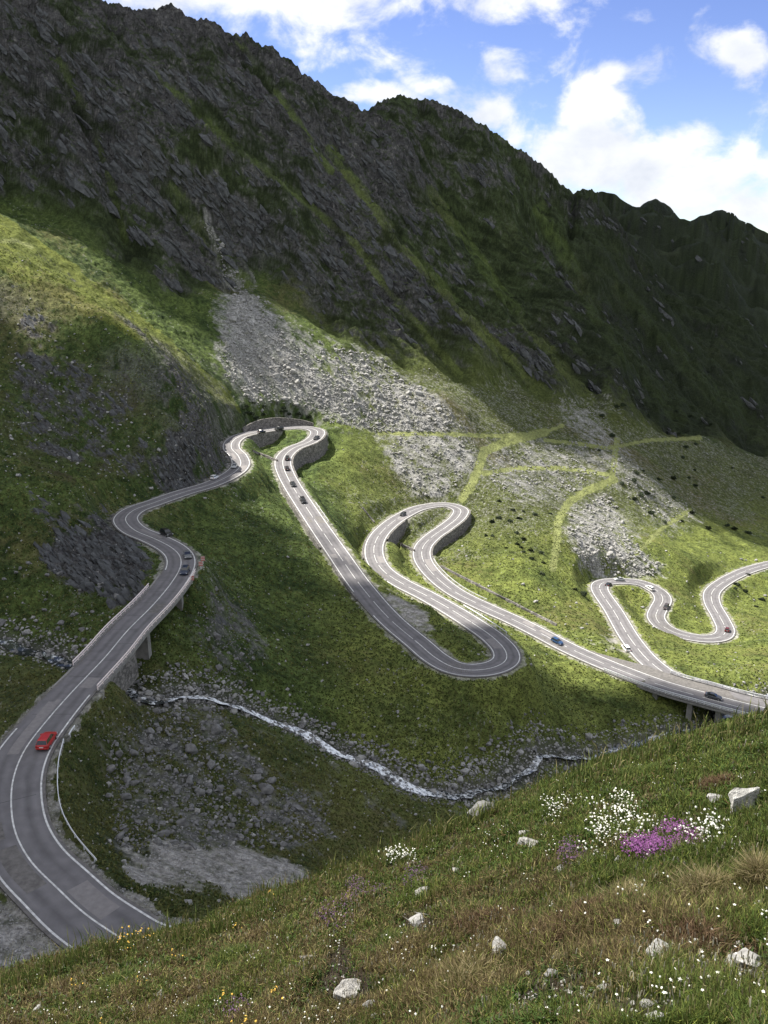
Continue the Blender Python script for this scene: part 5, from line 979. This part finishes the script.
for px, py, a, b, wt in [(300,-34,250,52,1.0),(440,-18,110,36,.85),(200,-40,200,50,1),(375,96,44,13,1.0),(425,86,26,9,.6),(496,57,38,20,.40),(598,150,66,46,1.0),(592,112,36,34,.95),(655,158,55,40,1.0),(688,190,64,27,1.0),(752,208,60,27,1.0),(530,135,44,20,.45),(743,46,24,22,.72),(500,112,22,18,.6),(610,76,16,12,.55),(765,165,40,20,.5),(-150,100,200,90,1),(980,120,140,80,1.0)]:
    d = Vector(ray(px, py)).normalized(); rt = Vector((d.y, -d.x, 0)).normalized(); up = rt.cross(d)
    u = mth('DIVIDE', vdot(rt), a/F); v = mth('DIVIDE', vdot(up), b/F); q = mth('SQRT', mth('ADD', mth('MULTIPLY', u, u), mth('MULTIPLY', v, v))); fr = mth('GREATER_THAN', vdot(d), .3)
    m_ = mth('MULTIPLY', mth('MULTIPLY', mth('SUBTRACT', 1.16, q), wt), fr); dens = m_ if dens is None else mth('MAXIMUM', dens, m_)
def noi(sc, det, rg, off=0):
    mp = N('ShaderNodeMapping'); mp.inputs['Scale'].default_value = (1, 1, 1.5); mp.inputs['Location'].default_value = (off, off, 0); Lk(tc.outputs['Generated'], mp.inputs['Vector']); n = N('ShaderNodeTexNoise'); n.inputs['Scale'].default_value = sc; n.inputs['Detail'].default_value = det; n.inputs['Roughness'].default_value = rg; n.inputs['Distortion'].default_value = .25; Lk(mp.outputs[0], n.inputs['Vector']); return n.outputs['Fac']
sx = N('ShaderNodeSeparateXYZ'); Lk(tc.outputs['Generated'], sx.inputs[0])
def ramp01(v, a, b):
    n = N('ShaderNodeMapRange'); n.interpolation_type = 'SMOOTHSTEP'; n.inputs['From Min'].default_value = a; n.inputs['From Max'].default_value = b; Lk(v, n.inputs['Value']); return n.outputs['Result']
dens = mth('MAXIMUM', dens, mth('MULTIPLY', mth('MAXIMUM', ramp01(sx.outputs['Z'], .36, .62), ramp01(sx.outputs['Y'], .35, -.15)), .62))   # broken clouds added over the unseen sky for neutral ambient light
nz = noi(13, 9, .58); dd = mth('ADD', mth('MAXIMUM', dens, -.35), mth('MULTIPLY', mth('SUBTRACT', nz, .5), 3.1))
mr = N('ShaderNodeMapRange'); mr.interpolation_type = 'SMOOTHSTEP'; mr.inputs['From Min'].default_value = .05; mr.inputs['From Max'].default_value = .75; Lk(dd, mr.inputs['Value'])
ck = N('ShaderNodeValToRGB'); e = ck.color_ramp.elements; e[0].position = .32; e[1].position = .62; CB = CLOUD_B/SKY_S; e[0].color = (.66*CB, .70*CB, .78*CB, 1); e[1].color = (1.0*CB, 1.0*CB, 1.0*CB, 1); Lk(noi(9, 6, .55, 3.1), ck.inputs['Fac'])
mx = N('ShaderNodeMix'); mx.data_type = 'RGBA'; Lk(mr.outputs['Result'], mx.inputs['Factor']); hs = N('ShaderNodeHueSaturation'); hs.inputs['Saturation'].default_value = 1.08; hs.inputs['Hue'].default_value = .522; Lk(sky.outputs[0], hs.inputs['Color']); Lk(hs.outputs[0], mx.inputs['A']); Lk(ck.outputs['Color'], mx.inputs['B']); Lk(mx.outputs['Result'], bg.inputs['Color'])
# ------------------------------------------------------------------ camera and view
cd = bpy.data.cameras.new('camera'); cd.sensor_fit = 'VERTICAL'; cd.sensor_height = 24; cd.lens = 24*F/1024; cd.clip_start = .1; cd.clip_end = 8000
co = link(bpy.data.objects.new('camera', cd)); co.rotation_euler = (math.pi/2-TH, 0, 0); sc = bpy.context.scene; sc.camera = co
sc.view_settings.view_transform = 'Standard'; sc.view_settings.look = 'None'; sc.view_settings.exposure = EXPO; sc.view_settings.gamma = 1; sc.view_settings.use_curve_mapping = False
sc.cycles.max_bounces = 4; sc.cycles.volume_bounces = 0; sc.cycles.diffuse_bounces = 2; sc.cycles.glossy_bounces = 2; sc.cycles.transparent_max_bounces = 4
